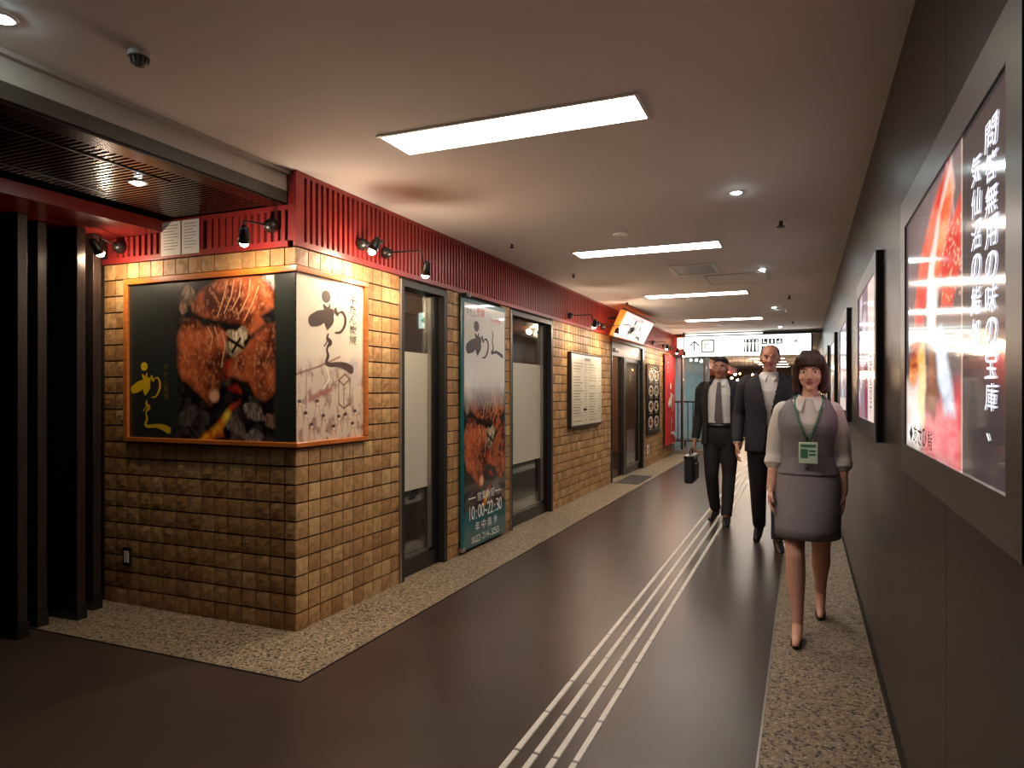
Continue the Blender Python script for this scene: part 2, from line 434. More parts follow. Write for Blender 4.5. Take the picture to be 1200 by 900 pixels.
M['exit_white'] = mat('lit exit sign', S(230, 240, 235), .5, emit=S(225, 245, 238), es=1.6)
M['film'] = mat('frosted film', S(205, 200, 182), .28, noise=(S(198, 192, 172), 60), coat=.25)
M['interior'] = mat('brown interior wall', S(120, 74, 48), .5, noise=(S(100, 60, 38), 3))
M['interior_dark'] = mat('dark interior', S(40, 26, 19), .45)
M['blue_wall'] = mat('blue grey wall', S(150, 164, 166), .5)
M['flag'] = mat('red cloth', S(206, 26, 34), .75, bump=.15, bscale=250)
M['mat_rubber'] = mat('dark entrance mat', S(52, 50, 48), .8, bump=.5, bscale=350)
M['tactile'] = mat('white guide bar', S(232, 226, 214), .5, noise=(S(214, 206, 192), 12))
M['mark_white'] = mat('white text glow', S(240, 240, 250), .4, emit=S(232, 236, 255), es=1.6)
M['screen_teal'] = mat('lit teal notice', S(120, 170, 170), .4, emit=S(130, 180, 180), es=.5)
M['print_flat'] = print_mat('printed poster', .35, coat=.35)
M['print_gloss'] = print_mat('glossy printed panel', .18, coat=.6)
M['print_lit'] = print_mat('backlit print behind glass', .10, emit=BOX_E, coat=.5)

def tile_mat():
    m = bpy.data.materials.new('split face tile'); m.use_nodes = True
    N = m.node_tree.nodes; L = m.node_tree.links; b = N['Principled BSDF']
    oi = N.new('ShaderNodeObjectInfo'); ge = N.new('ShaderNodeNewGeometry'); ad = N.new('ShaderNodeMath'); ad.operation = 'ADD'
    L.new(oi.outputs['Random'], ad.inputs[0]); L.new(ge.outputs['Random Per Island'], ad.inputs[1])
    fr = N.new('ShaderNodeMath'); fr.operation = 'FRACT'; L.new(ad.outputs[0], fr.inputs[0])
    r = N.new('ShaderNodeValToRGB'); e = r.color_ramp.elements
    e[0].color = (*S(152, 112, 68), 1); e[1].color = (*S(190, 156, 106), 1)
    x = r.color_ramp.elements.new(.35); x.color = (*S(168, 126, 78), 1)
    x = r.color_ramp.elements.new(.7); x.color = (*S(176, 136, 88), 1)
    L.new(fr.outputs[0], r.inputs[0])
    n = N.new('ShaderNodeTexNoise'); n.inputs['Scale'].default_value = 28; n.inputs['Detail'].default_value = 6
    L.new(ge.outputs['Position'], n.inputs['Vector'])
    mr = N.new('ShaderNodeMapRange'); mr.inputs['From Min'].default_value = .3; mr.inputs['From Max'].default_value = .7
    mr.inputs['To Min'].default_value = .70; mr.inputs['To Max'].default_value = 1.22; L.new(n.outputs['Fac'], mr.inputs[0])
    mx = N.new('ShaderNodeMix'); mx.data_type = 'RGBA'; mx.blend_type = 'MULTIPLY'; mx.inputs['Factor'].default_value = 1
    L.new(r.outputs[0], mx.inputs['A']); L.new(mr.outputs[0], mx.inputs['B']); L.new(mx.outputs['Result'], b.inputs['Base Color'])
    bp = N.new('ShaderNodeBump'); bp.inputs['Strength'].default_value = .7; bp.inputs['Distance'].default_value = .006
    n2 = N.new('ShaderNodeTexNoise'); n2.inputs['Scale'].default_value = 45; n2.inputs['Detail'].default_value = 4; L.new(ge.outputs['Position'], n2.inputs['Vector'])
    L.new(n2.outputs['Fac'], bp.inputs['Height']); L.new(bp.outputs[0], b.inputs['Normal'])
    b.inputs['Roughness'].default_value = .55
    return m
M['tile'] = tile_mat()

def pebble_mat():
    m = bpy.data.materials.new('washed pebble paving'); m.use_nodes = True
    N = m.node_tree.nodes; L = m.node_tree.links; b = N['Principled BSDF']
    tc = N.new('ShaderNodeTexCoord')
    ns = N.new('ShaderNodeTexNoise'); ns.inputs['Scale'].default_value = 40; L.new(tc.outputs['Object'], ns.inputs['Vector'])
    mm = N.new('ShaderNodeMix'); mm.data_type = 'RGBA'; mm.inputs['Factor'].default_value = .012; L.new(tc.outputs['Object'], mm.inputs['A']); L.new(ns.outputs['Color'], mm.inputs['B'])
    v = N.new('ShaderNodeTexVoronoi'); v.inputs['Scale'].default_value = 84; L.new(mm.outputs['Result'], v.inputs['Vector'])
    r = N.new('ShaderNodeValToRGB'); e = r.color_ramp.elements
    sx = N.new('ShaderNodeSeparateColor'); L.new(v.outputs['Color'], sx.inputs[0]); L.new(sx.outputs[0], r.inputs[0])
    e[0].color = (*S(34, 28, 22), 1); e[1].color = (*S(190, 172, 144), 1)
    for q, c in ((.17, S(38, 30, 24)), (.20, S(128, 110, 86)), (.55, S(150, 131, 104)), (.85, S(164, 146, 118))):
        x = r.color_ramp.elements.new(q); x.color = (*c, 1)
    v2 = N.new('ShaderNodeTexVoronoi'); v2.feature = 'DISTANCE_TO_EDGE'; v2.inputs['Scale'].default_value = 84; L.new(mm.outputs['Result'], v2.inputs['Vector'])
    mr = N.new('ShaderNodeMapRange'); mr.inputs['From Max'].default_value = .14; mr.inputs['To Min'].default_value = 0; L.new(v2.outputs['Distance'], mr.inputs[0])
    mx = N.new('ShaderNodeMix'); mx.data_type = 'RGBA'; L.new(mr.outputs[0], mx.inputs['Factor']); mx.inputs['A'].default_value = (*S(104, 88, 68), 1); L.new(r.outputs[0], mx.inputs['B'])
    L.new(mx.outputs['Result'], b.inputs['Base Color'])
    bp = N.new('ShaderNodeBump'); bp.inputs['Strength'].default_value = .5; bp.inputs['Distance'].default_value = .004
    L.new(mr.outputs[0], bp.inputs['Height']); L.new(bp.outputs[0], b.inputs['Normal'])
    b.inputs['Roughness'].default_value = .5
    return m
M['pebble'] = pebble_mat()

def glass_mat(name, tint=(.9, .95, .93), refl=.09):
    m = bpy.data.materials.new(name); m.use_nodes = True
    N = m.node_tree.nodes; L = m.node_tree.links; N.remove(N['Principled BSDF'])
    t = N.new('ShaderNodeBsdfTransparent'); t.inputs[0].default_value = (*tint, 1)
    g = N.new('ShaderNodeBsdfGlossy'); g.inputs['Roughness'].default_value = .03
    lw = N.new('ShaderNodeLayerWeight'); lw.inputs[0].default_value = .35
    mr = N.new('ShaderNodeMapRange'); mr.inputs['To Min'].default_value = refl; mr.inputs['To Max'].default_value = .6; L.new(lw.outputs['Fresnel'], mr.inputs[0])
    x = N.new('ShaderNodeMixShader'); L.new(mr.outputs[0], x.inputs[0]); L.new(t.outputs[0], x.inputs[1]); L.new(g.outputs[0], x.inputs[2])
    L.new(x.outputs[0], N['Material Output'].inputs[0])
    return m
M['glass'] = glass_mat('clear glass')

# ------------------------------------------------------------------ structure
def struct(name, o_or_mb, m=None, **k):
    o = o_or_mb.build(name, m, **k); o['kind'] = 'structure'; return o

GX0, GY0, RGX = -2.16, 2.60, -0.152      # edges of the pebble borders
YB, YFAR = -5.0, 40.0
struct('floor', MB().box(-6.5, XR + .1, YB, YFAR, -.1, 0), M['floor'])
g = MB(); g.box(XP - .05, GX0, GY0, YF + .1, 0, .003); g.box(XL - .1, GX0, YF + .1, YE, 0, .003)
pb = g.build('pebble_paving', M['pebble']); tag(pb, 'beige washed pebble border at the foot of the tiled shop front', 'paving', kind='structure')
pb2 = MB().box(RGX, XR, YB, YE, 0, .003).build('pebble_paving', M['pebble']); tag(pb2, 'beige washed pebble strip along the dark panelled wall', 'paving', kind='structure')
struct('trim_1', MB().box(RGX - .008, RGX, YB, YE, 0, .0045), M['silver'])
struct('trim_2', MB().box(XP - .05, GX0, GY0 - .006, GY0, 0, .0045).box(GX0, GX0 + .006, GY0 - .006, YE, 0, .0045), M['bronze'])
struct('ceiling', MB().box(-2.68, XR + .1, YB, YFAR, ZC, ZC + .1), M['ceiling'])
struct('ceiling', MB().box(-6.5, -2.68, YB, YF + .05, 2.60, 2.7), M['void'])
struct('wall_back', MB().box(-6.5, XR + .1, YB - .1, YB, 0, 2.7), M['interior_dark'])
struct('wall_far_left', MB().box(-6.6, -6.5, YB, YF, 0, 2.7), M['void'])
struct('wall_end', MB().box(-6.5, XR + .1, YFAR, YFAR + .1, 0, 2.7), M['interior'])

# right wall: brown laminate panels with recessed joints
wr = struct('wall_right', MB().box(XR + .006, XR + .12, YB, YFAR, 0, ZC + .05), M['void'])
js = [-5.0, -3.7, -2.55, -1.4, -.26, .88, 2.01, 3.14, 4.28, 5.4, 6.54, 7.68, 8.8, 9.9, 11.0, 12.1, 13.2, 14.3, 15.4]
while js[-1] < 38: js.append(js[-1] + 1.13)
for a, b in zip(js[:-1], js[1:]):
    bx('panel', M['panel_wood'], wr, XR - .006, XR + .006, a + .002, b - .002, .0, ZC)
struct('baseboard_right', MB().box(XR - .010, XR - .006, YB, YE, .003, .06), M['void'])

# shop front: grout backing with openings, tiles as single pieces
OPEN = [(4.212, 4.898), (6.201, 7.419), (10.02, 12.27)]
OPEN_TOP = 2.145
b = MB(); ys = [YF + .012] + [y for o in OPEN for y in o] + [YE]
for i in range(0, len(ys), 2): b.box(XL - .13, XL - .012, ys[i], ys[i + 1], 0, OPEN_TOP)
b.box(XL - .13, XL - .012, YF + .012, YE, OPEN_TOP, ZC)
wl = struct('wall_left', b, M['grout'])
wf = struct('wall_alcove', MB().box(-4.3, XL - .012, YF + .012, YF + .13, 0, 2.6), M['grout'])

TR = ZT / 21
def tile_mesh(w_, h_, seed):
    """rock-faced tile, front towards -y, centred on x, z"""
    r = random.Random(seed); n = 4; vs = []; fs = []
    for j in range(n):
        for i in range(n):
            x = (i / (n - 1) - .5) * w_; z = (j / (n - 1) - .5) * h_; e = i in (0, n - 1) or j in (0, n - 1)
            y = 0.0 if e else -.0015 - r.random() * .0035
            if not e: x += (r.random() - .5) * .014; z += (r.random() - .5) * .014
            vs.append((x, y, z))
    for j in range(n - 1):
        for i in range(n - 1):
            a = j * n + i; fs.append((a, a + 1, a + n + 1, a + n))
    k = len(vs); vs += [(-w_ / 2, .013, -h_ / 2), (w_ / 2, .013, -h_ / 2), (w_ / 2, .013, h_ / 2), (-w_ / 2, .013, h_ / 2)]
    fs += [(0, k, k + 1, 3, 2, 1), (3, k + 1, k + 2, 15, 11, 7), (15, k + 2, k + 3, 12, 13, 14), (12, k + 3, k, 0, 4, 8)]
    return vs, fs
variants = []
for q in range(10):
    vs, fs = tile_mesh(1.0, 1.0, q)
    vs = [(x * .1, y, z * .1) for x, y, z in vs]
    me = bpy.data.meshes.new('tile'); me.from_pydata(vs, [], fs); me.materials.append(M['tile']); variants.append(me)

def place_tile(parent, x, y, z, w_, h_, rot):
    o = bpy.data.objects.new('tile', random.choice(variants)); C.objects.link(o); o.parent = parent
    o.location = (x, y, z); o.rotation_euler = (0, 0, rot)
    o.scale = (w_ / .1, random.choice((.7, 1, 1.2)), h_ / .1)

# alcove face: corner tile then a regular grid
cols = [(XL - .080, XL + .000)]
x = XL - .080
while x > -4.16: cols.append((x - .1045, x)); x -= .1045
for (a, c2) in cols:
    for j in range(21):
        z = (j + .5) * TR; xc = (a + c2) / 2
        if -3.93 < a and c2 < XL - .01 and 1.07 < z - TR / 2 and z + TR / 2 < 2.02: continue
        e = .0 if c2 > XL - .001 else .003
        place_tile(wf, xc + (.0015 if e == 0 else 0), YF, z, c2 - a - .0070, TR - .0095, 0)
# corridor face
cand = []
for (y0, y1) in ((YF, 4.20), (4.91, 6.19), (7.43, 10.01), (12.28, YE)):
    n = max(1, round((y1 - y0) / .1095)); pw = (y1 - y0) / n
    for i in range(n):
        for j in range(21):
            a = y0 + i * pw; z = (j + .5) * TR
            if YF - .01 < a < 3.70 and a + pw < 3.76 and 1.07 < z - TR / 2 and z + TR / 2 < 2.02: continue
            if a > 5.12 and a + pw < 6.0: continue
            if 7.97 < a and a + pw < 9.3 and .94 < z - TR / 2 and z + TR / 2 < 1.8: continue
            cand.append((a + pw / 2, z, pw - .0070))
cand.sort(key=lambda t: t[0])
for (y, z, pw) in cand[:300]: place_tile(wl, XL, y, z, pw, TR - .0095, math.pi / 2)
st = MB()
for k, (y, z, pw) in enumerate(cand[300:]):
    vs, fs = tile_mesh(pw, TR - .0095, k % 40)
    st.add([(XL - yy, y + xx, z + zz) for xx, yy, zz in vs], fs)
o = st.build('tile', M['tile'], wl); o['kind'] = 'stuff'

# beam over the alcove, dark channel, ribbed lower ceiling
bm_ = empty('alcove_beam', (-2.70, YF, 2.41), 'off white beam with olive lower edge running above the dark alcove', 'beam'); bm_['kind'] = 'structure'
bx('beam_face', M['beam_white'], bm_, -2.76, -2.68, YB, YF + .02, 2.476, ZC)
bx('cornice', M['beam_white'], bm_, -2.68, -2.655, YB, YF + .02, ZC - .022, ZC)
bx('channel', M['olive'], bm_, -2.76, -2.675, YB, YF - .012, 2.412, 2.476)
bx('soffit_edge', M['ribs'], bm_, -2.80, -2.69, YB, YF - .012, 2.400, 2.412)
ac = empty('ribbed_ceiling', (-3.1, 1.5, 2.41), 'dark reddish brown ribbed ceiling boards inside the alcove', 'ceiling'); ac['kind'] = 'structure'
bx('backing_board', M['ribs'], ac, -3.50, -2.80, -1.0, YF - .012, 2.418, 2.44)
rb = MB(); y = -1.0
while y < YF - .04: rb.box(-3.50, -2.80, y, y + .017, 2.400, 2.4175); y += .031
o = rb.build('rib', M['ribs'], ac); o['kind'] = 'stuff'
bx('access_strip', M['bronze'], ac, -2.93, -2.918, .4, 2.55, 2.395, 2.3995)
bx('access_strip', M['bronze'], ac, -3.40, -3.388, .4, 2.55, 2.395, 2.3995)
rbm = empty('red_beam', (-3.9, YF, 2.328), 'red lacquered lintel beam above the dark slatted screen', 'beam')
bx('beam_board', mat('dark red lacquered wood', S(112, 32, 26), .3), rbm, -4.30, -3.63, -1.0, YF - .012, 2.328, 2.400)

# slatted screen of dark posts at the far left
sc_ = empty('slatted_screen', (-4.1, 2.4, 0), 'tall dark wooden slatted screen closing the left side of the alcove', 'screen')
bx('backing_board', M['void'], sc_, -4.30, XP - .02, -1.0, YF - .012, .003, 2.325)
k = 0; yy = 3.003
while yy > .2:
    xf = -4.035 if k % 2 == 0 else -3.945
    p = bx('post', M['dark_wood'], sc_, XP - .02, xf, yy - .052, yy, .09, 2.325, bevel=.002)
    bx('plinth', M['black'], p, XP - .02, xf + .006, yy - .058, yy + .006, .003, .09)
    yy -= .166 if k % 2 == 0 else .17; k += 1

# ------------------------------------------------------------------ red slatted fascia
fa = empty('slatted_fascia', (XL, YF, ZT), 'red slatted fascia band running above the shop windows under the ceiling', 'fascia')
X1 = XL + .012
bx('backing_board', M['red_dark'], fa, XL - .012, XL - .006, YF + .006, YE, ZT + .002, ZC - .002)
bx('bottom_rail', M['red'], fa, XL - .006, X1 + .004, YF - .016, YE, ZT, ZT + .034)
bx('top_rail', M['red'], fa, XL - .006, X1, YF - .012, YE, ZC - .026, ZC - .001)
bx('corner_post', M['red'], fa, XL - .045, X1, YF - .012, YF + .055, ZT + .034, ZC - .026)
sl = bpy.data.meshes.new('slat'); t = MB().box(0, .016, 0, .026, ZT + .034, ZC - .026); sl.from_pydata(t.v, [], t.f); sl.materials.append(M['red'])
def add_slat(me, parent, loc):
    o = bpy.data.objects.new('slat', me); C.objects.link(o); o.parent = parent; o.location = Vector(loc) - parent.location
y = YF + .055 + .024; n = 0
while y < YE - .03:
    add_slat(sl, fa, (XL - .005, y, 0)) ; y += .0503; n += 1
for o in [c for c in fa.children if c.name.startswith('slat')]: o.location.z = -fa.location.z
ff = empty('slatted_fascia', (-3.4, YF, ZT), 'red slatted fascia inside the alcove above the large corner poster', 'fascia')
bx('backing_board', M['red_dark'], ff, -4.165, XL - .045, YF + .006, YF + .0115, ZT + .002, 2.41)
bx('bottom_rail', M['red'], ff, -4.165, XL - .045, YF - .016, YF + .006, ZT, ZT + .034)
bx('top_rail', M['red'], ff, -3.62, XL - .045, YF - .012, YF + .006, 2.375, 2.40)
s2 = bpy.data.meshes.new('slat'); t = MB().box(0, .026, 0, .016, ZT + .034, 2.375); s2.from_pydata(t.v, [], t.f); s2.materials.append(M['red'])
x = XL - .045 - .05
while x > -3.32:
    add_slat(s2, ff, (x, YF - .010, 0)); x -= .0505
bx('plain_board', M['red'], ff, -3.63, -3.32, YF - .010, YF + .006, ZT + .034, 2.375)
s3 = bpy.data.meshes.new('slat'); t = MB().box(0, .026, 0, .016, ZT + .034, 2.326); s3.from_pydata(t.v, [], t.f); s3.materials.append(M['red'])
x = -3.665
while x > -4.13:
    add_slat(s3, ff, (x, YF - .010, 0)); x -= .0505
for o in list(ff.children) + list(fa.children):
    if o.name.startswith('slat'): o.location.z = -o.parent.location.z
# paper notices on the fascia
for (a0, a1, lab) in ((-3.640, -3.478, 'white paper notice taped to the red fascia, the left one of two'), (-3.468, -3.328, 'white paper notice taped to the red fascia, the right one of two')):
    pr_ = empty('paper_notice', ((a0 + a1) / 2, YF - .02, 2.18), lab, 'notice', 'paper notices on the fascia')
    bx('sheet', M['paper'], pr_, a0, a1, YF - .0185, YF - .0175, 2.180, 2.385)
    mb = MB()
    for i in range(9):
        zz = 2.36 - i * .018; F_FRONT.quadbox(mb, a0 + .02, a1 - .02 - (.03 if i % 3 == 2 else 0), zz, zz + .004, .0186, .0190)
    mb.build('printed_lines', M['grey_ink'], pr_)

# ------------------------------------------------------------------ corner poster (wraps round the corner)
cp = empty('corner_poster', (XL, YF, 1.04), 'large framed poster of grilled meat and brush lettering wrapping round the tiled corner', 'poster')
Z0, Z1 = 1.037, 2.057; fw = .036
def lbar(name, z0, z1):
    """mitred L-shaped rail following the corner"""
    d0, d1 = .004, .030
    a, b = -3.955, 3.785
    P = [(a, YF - d0), (XL + d0, YF - d0), (XL + d0, b), (XL + d1, b), (XL + d1, YF - d1), (a, YF - d1)]
    vs = [(x, y, z) for z in (z0, z1) for x, y in P]
    fs = [(0, 1, 4, 5), (1, 2, 3, 4), (11, 10, 7, 6), (10, 9, 8, 7)] + [(i, i + 6, (i + 1) % 6 + 6, (i + 1) % 6) for i in range(6)]
    return MB().add(vs, fs).build(name, M['wood_orange'], cp, bevel=.004)
lbar('frame_rail', Z0, Z0 + fw * .8); lbar('frame_rail', Z1 - fw, Z1)
bx('frame_stile', M['wood_orange'], cp, -3.955, -3.955 + fw, YF - .030, YF - .004, Z0 + fw * .8, Z1 - fw, bevel=.004)
bx('frame_stile', M['wood_orange'], cp, XL + .004, XL + .030, 3.785 - fw, 3.785, Z0 + fw * .8, Z1 - fw, bevel=.004)
pz0, pz1 = Z0 + fw * .8, Z1 - fw
Hh, Ww = 240, 300
P = Pic(Hh, Ww, S(38, 42, 38))
P.a *= (0.9 + .25 * fbm(Hh, Ww, 3, 3, 5))[..., None]
gp = grill_picture(Hh, 176)
c0 = 92
fade = np.clip(np.minimum((np.arange(176) + 2) / 10, (178 - np.arange(176)) / 8), 0, 1)[None, :, None]
P.a[:, c0:c0 + 176] = P.a[:, c0:c0 + 176] * (1 - fade) + gp * fade
canvas('grill_print', F_FRONT, -3.955 + fw, XL + .006, pz0, pz1, .012, P.a, M['print_flat'], cp)
mb = MB()
wpx = (XL + .006) - (-3.955 + fw)
def sx(px): return -3.955 + fw + (px - 35) / 810 * wpx
def tz(px): return pz1 - (px - 75) / 790 * (pz1 - pz0)
brush(mb, F_FRONT, RI, sx(40), tz(488), sx(205) - sx(40), tz(488) - tz(668), .0135)
brush(mb, F_FRONT, KYU, sx(58), tz(672), sx(250) - sx(58), tz(672) - tz(830), .0135)
mb.build('brush_logo', M['gold_ink'], cp)
mb = MB(); column_text(mb, F_FRONT, '牛たん炭焼', sx(219), tz(488), sx(243) - sx(219), tz(488) - tz(670), .0135, slant=.1, warp=.04)
mb.build('lettering', mat('dull gold ink', S(120, 104, 44), .4), cp)
# right-hand half: brush logo over a sketched market street
H2, W2 = 260, 170
P = Pic(H2, W2, S(226, 212, 188))
n = fbm(H2, W2, 4, 5, 71)
P.a = P.a * (0.93 + .14 * n)[..., None]
low = np.clip((P.T - .47) / .12, 0, 1) * np.clip(1.1 - .0 * P.Sx, 0, 1)
P.over(low * .55, S(190, 160, 136))
P.over(low * np.clip((fbm(H2, W2, 16, 4, 72) - .5) * 5, 0, 1) * .7, S(132, 84, 66))
P.over(P.mask_ell(.86, .56, .12, .14, .8, 0, .1, 73) * .6, S(180, 176, 190))
br = S(120, 62, 48)
P.line([(.0, .60), (.3, .55), (.62, .48)], .006, br, .8); P.line([(.13, .57), (.13, .80)], .006, br, .7)
P.over(P.mask_poly([(.16, .73), (.50, .67), (.50, .70), (.16, .77)], .01)[0] * .8, S(150, 76, 66))
for pts in ([(.60, .63), (.70, .59), (.78, .62), (.68, .66), (.60, .63)], [(.60, .63), (.60, .78)], [(.68, .66), (.68, .81)], [(.78, .62), (.78, .78)], [(.60, .78), (.68, .81), (.78, .78)]):
    P.line(pts, .006, S(96, 60, 44), .9)
P.line([(.42, .55), (.46, .62), (.38, .68)], .008, S(238, 225, 205), .9)
r = np.random.default_rng(5)
for (hx, hy) in ((.04, .76), (.28, .76), (.37, .85), (.52, .92), (.70, .85), (.86, .83), (.82, .91), (.2, .9), (.6, .86), (.12, .83)):
    P.over(P.mask_ell(hx, hy + .055, .055, .05, .4, 0, .03, int(hx * 100)) * .7, S(214, 188, 160))
    P.line([(hx - .04, hy + .1), (hx - .02, hy + .02), (hx + .03, hy + .03), (hx + .05, hy + .1)], .004, br, .6)
    P.over(P.mask_ell(hx, hy, .036, .016, .5), S(66, 28, 22)); P.over(P.mask_ell(hx + .01, hy + .017, .02, .012, .5), S(230, 200, 170))
for i in range(12):
    a = r.random() * .9; b_ = .55 + r.random() * .4
    P.line([(a, b_), (a + (r.random() - .5) * .2, b_ + (r.random() - .5) * .06)], .004, br, .5)
canvas('market_print', F_LEFT, YF - .010, 3.785 - fw, pz0, pz1, .012, np.clip(P.a, 0, 1), M['print_flat'], cp)
aw = 3.785 - fw - YF
def sy(px): return YF + (px - 38) / 314 * aw
def tz2(px, q=0): return pz1 - (px) * (pz1 - pz0)
mb = MB(); brush(mb, F_LEFT, RI, sy(80), tz2(.095), sy(262) - sy(80), .245 * (pz1 - pz0), .0135)
brush(mb, F_LEFT, KYU, sy(100), tz2(.34), sy(292) - sy(100), .225 * (pz1 - pz0), .0135)
mb.build('brush_logo', M['brown_ink'], cp)
mb = MB(); column_text(mb, F_LEFT, '牛たん炭焼', sy(278), tz2(.065), sy(316) - sy(278), .33 * (pz1 - pz0), .0135, slant=.15, warp=.05)
mb.build('lettering', M['brown_ink'], cp)

# outlet on the tiles
ou = empty('wall_outlet', (-3.934, YF, .31), 'small grey metal outlet plate low on the tiled alcove wall', 'outlet')
bx('cover_plate', M['bronze'], ou, -3.972, -3.896, YF - .022, YF - .012, .252, .369, bevel=.002)
bx('socket_insert', M['white_metal'], ou, -3.953, -3.915, YF - .026, YF - .022, .275, .346)

# ------------------------------------------------------------------ windows of the shop
def shop_window(idx, y0, y1, label_film):
    wn = struct('window_%d' % idx, MB().box(XL - .09, XL - .085, y0 + .06, y1 - .12, .12, OPEN_TOP - .06), M['glass'])
    tag(wn, None)
    x0, x1 = XL - .12, XL + .010
    fr = MB().box(x0, x1, y0, y0 + .045, 0.003, OPEN_TOP).box(x0, x1, y0 + .045, y1 - .05, OPEN_TOP - .045, OPEN_TOP).box(x0, x1, y1 - .05, y1, 0.003, OPEN_TOP)
    fr.build('window_frame', M['bronze'], wn)
    MB().box(x0, x1 - .05, y0 + .045, y1 - .05, .003, .12).build('bottom_rail', M['black'], wn)
    MB().box(x0, x1 - .05, y1 - .13, y1 - .05, .12, OPEN_TOP - .045).build('stile', M['black'], wn)
    MB().box(XL - .085, XL - .075, y0 + .055, y1 - .13, .12, .140).box(XL - .085, XL - .055, y1 - .155, y1 - .13, .14, OPEN_TOP - .06).build('glazing_bead', M['silver'], wn)
    MB().box(XL - .084, XL - .082, y0 + .048, y1 - .142, .615, 1.645).build('frosted_film', M['film'], wn)['label'] = label_film
    MB().box(XL - .02, XL + .014, y0 - .012, y0, 0.003, OPEN_TOP).build('edge_trim', M['silver'], wn)
    return wn
shop_window(1, *OPEN[0], 'cream frosted film across the middle of the pane')
shop_window(2, *OPEN[1], 'cream frosted film across the middle of the pane')

# shop interior seen through the clear glass
struct('wall_shop', MB().box(-6.2, -6.1, YF + .13, YE, 0, 2.6).box(-6.2, XL - .13, YE, YE + .08, 0, 2.6), M['interior'])
struct('ceiling_shop', MB().box(-6.2, XL - .13, YF + .13, YE, 2.45, 2.5), M['interior'])
struct('floor_shop', MB().box(-6.2, XL - .13, YF + .13, YE, 0, .004), M['interior_dark'])
struct('wall_partition', MB().box(-4.1, -4.0, YF + .14, 5.6, 0.004, 2.44).box(-4.1, -4.0, 6.4, 9.4, .004, 2.44), M['interior'])
tag(MB().box(-3.05, -2.88, 5.30, 5.50, .004, 2.44).build('pillar', M['interior_dark']), 'dark interior pillar behind the narrow shop window', 'pillar')
cnt = empty('shop_counter', (-3.3, 6.6, 0), 'dark wooden counter behind the wider shop window', 'counter')
bx('counter_body', M['interior_dark'], cnt, -3.6, -3.2, 5.5, 7.6, .004, .52)
bx('counter_top', M['dark_wood'], cnt, -3.65, -3.1, 5.45, 7.65, .52, .56)
lb = empty('bench', (-3.1, 4.4, 0), 'reddish wooden bench inside the narrow shop window', 'bench')
bx('seat', M['ribs'], lb, -3.45, -2.95, 3.6, 4.9, .40, .45); bx('base', mat('red brown wood', S(110, 54, 36), .4), lb, -3.40, -3.0, 3.65, 4.85, .004, .40)
ex = empty('exit_sign', (-3.2, 4.9, 1.85), 'lit white exit sign with green arrow seen through the narrow window', 'sign')
ex.location = (-3.16, 5.62, 2.0)
bx('sign_case', M['white_metal'], ex, -3.30, -3.02, 5.625, 5.66, 1.935, 2.085)
fe = Frame((-3.30, 5.624, 1.935), (1, 0, 0), (0, -1, 0))
bx('lit_face', M['exit_white'], ex, -3.296, -3.024, 5.620, 5.625, 1.939, 2.081)
mb = MB(); fe.quadbox(mb, .09, .22, .062, .088, .0045, .006)
mb.add([fe.p(.025, .075, .0055), fe.p(.10, .022, .0055), fe.p(.10, .128, .0055)], [(0, 1, 2)])
mb.build('green_arrow', M['exit_green'], ex)
bx('bracket', M['bronze'], ex, -3.18, -3.15, 5.635, 5.655, 2.085, 2.445)
sn = empty('lit_notice', (-3.95, 8.05, 1.8), 'pale teal lit notice on the inner wall behind the wide window', 'sign')
bx('case', M['black'], sn, -3.999, -3.96, 8.2, 8.8, 1.45, 2.05); bx('lit_face', M['screen_teal'], sn, -3.96, -3.955, 8.25, 8.75, 1.50, 2.0)
for (yy_, xx_) in ((4.0, -3.3), (7.2, -3.3), (11.2, -4.2), (13.5, -4.4)):
    pl = empty('ceiling_spot', (xx_, yy_, 2.44), 'small warm ceiling lamp inside the shop ' + {4.0: 'behind the narrow window', 7.2: 'behind the wide window', 11.2: 'behind the doorway', 13.5: 'past the doorway'}[yy_], 'lamp', 'shop interior lamps')
    MB().tube([(xx_, yy_, 2.449), (xx_, yy_, 2.43)], .05).build('lamp_shade', M['white_metal'], pl, smooth=True)
    bx('lit_face', M['bulb'], pl, xx_ - .02, xx_ + .02, yy_ - .02, yy_ + .02, 2.424, 2.4295)
    ld = bpy.data.lights.new('interior_light', 'POINT'); ld.energy = 14 if yy_ < 10 else 70; ld.color = (1, .72, .45); ld.shadow_soft_size = .08
    lo = bpy.data.objects.new('interior_light', ld); C.objects.link(lo); lo.location = (0, 0, -.08); lo.parent = pl

# ------------------------------------------------------------------ tall banner sign between the windows
bs = empty('banner_sign', (XL, 5.56, .03), 'tall printed sign board with brush logo, grilled meat and opening hours on teal', 'sign')
BY0, BY1, BZ0, BZ1 = 5.105, 6.015, .03, 2.135
bx('sign_case', M['teal'], bs, XL + .010, XL + .036, BY0, BY1, BZ0, BZ1, bevel=.012)
Hb, Wb = 330, 110
P = Pic(Hb, Wb, S(222, 218, 208))
gb = grill_picture(185, Wb, 12)
y0b = 112
fd = np.clip((np.arange(185)) / 36, 0, 1)[:, None, None] ** .8
P.a[y0b:y0b + 185] = P.a[y0b:y0b + 185] * (1 - fd) + gb * fd
sp = np.clip((P.T - .30) / .10, 0, 1) * np.clip((fbm(Hb, Wb, 9, 3, 4) - .35) * 3, 0, 1) * np.clip((.44 - P.T) / .05, 0, 1)
P.over(sp * .5, S(120, 118, 124))
cut = y0b + 168
edge = cut + (fbm(Hb, Wb, 6, 3, 9)[0] - .5) * 22
mk = np.clip((np.arange(Hb)[:, None] - edge[None, :]) / 4, 0, 1)
P.over(mk, S(8, 92, 98))
F_B = Frame((XL, 0, 0), (0, 1, 0), (1, 0, 0))
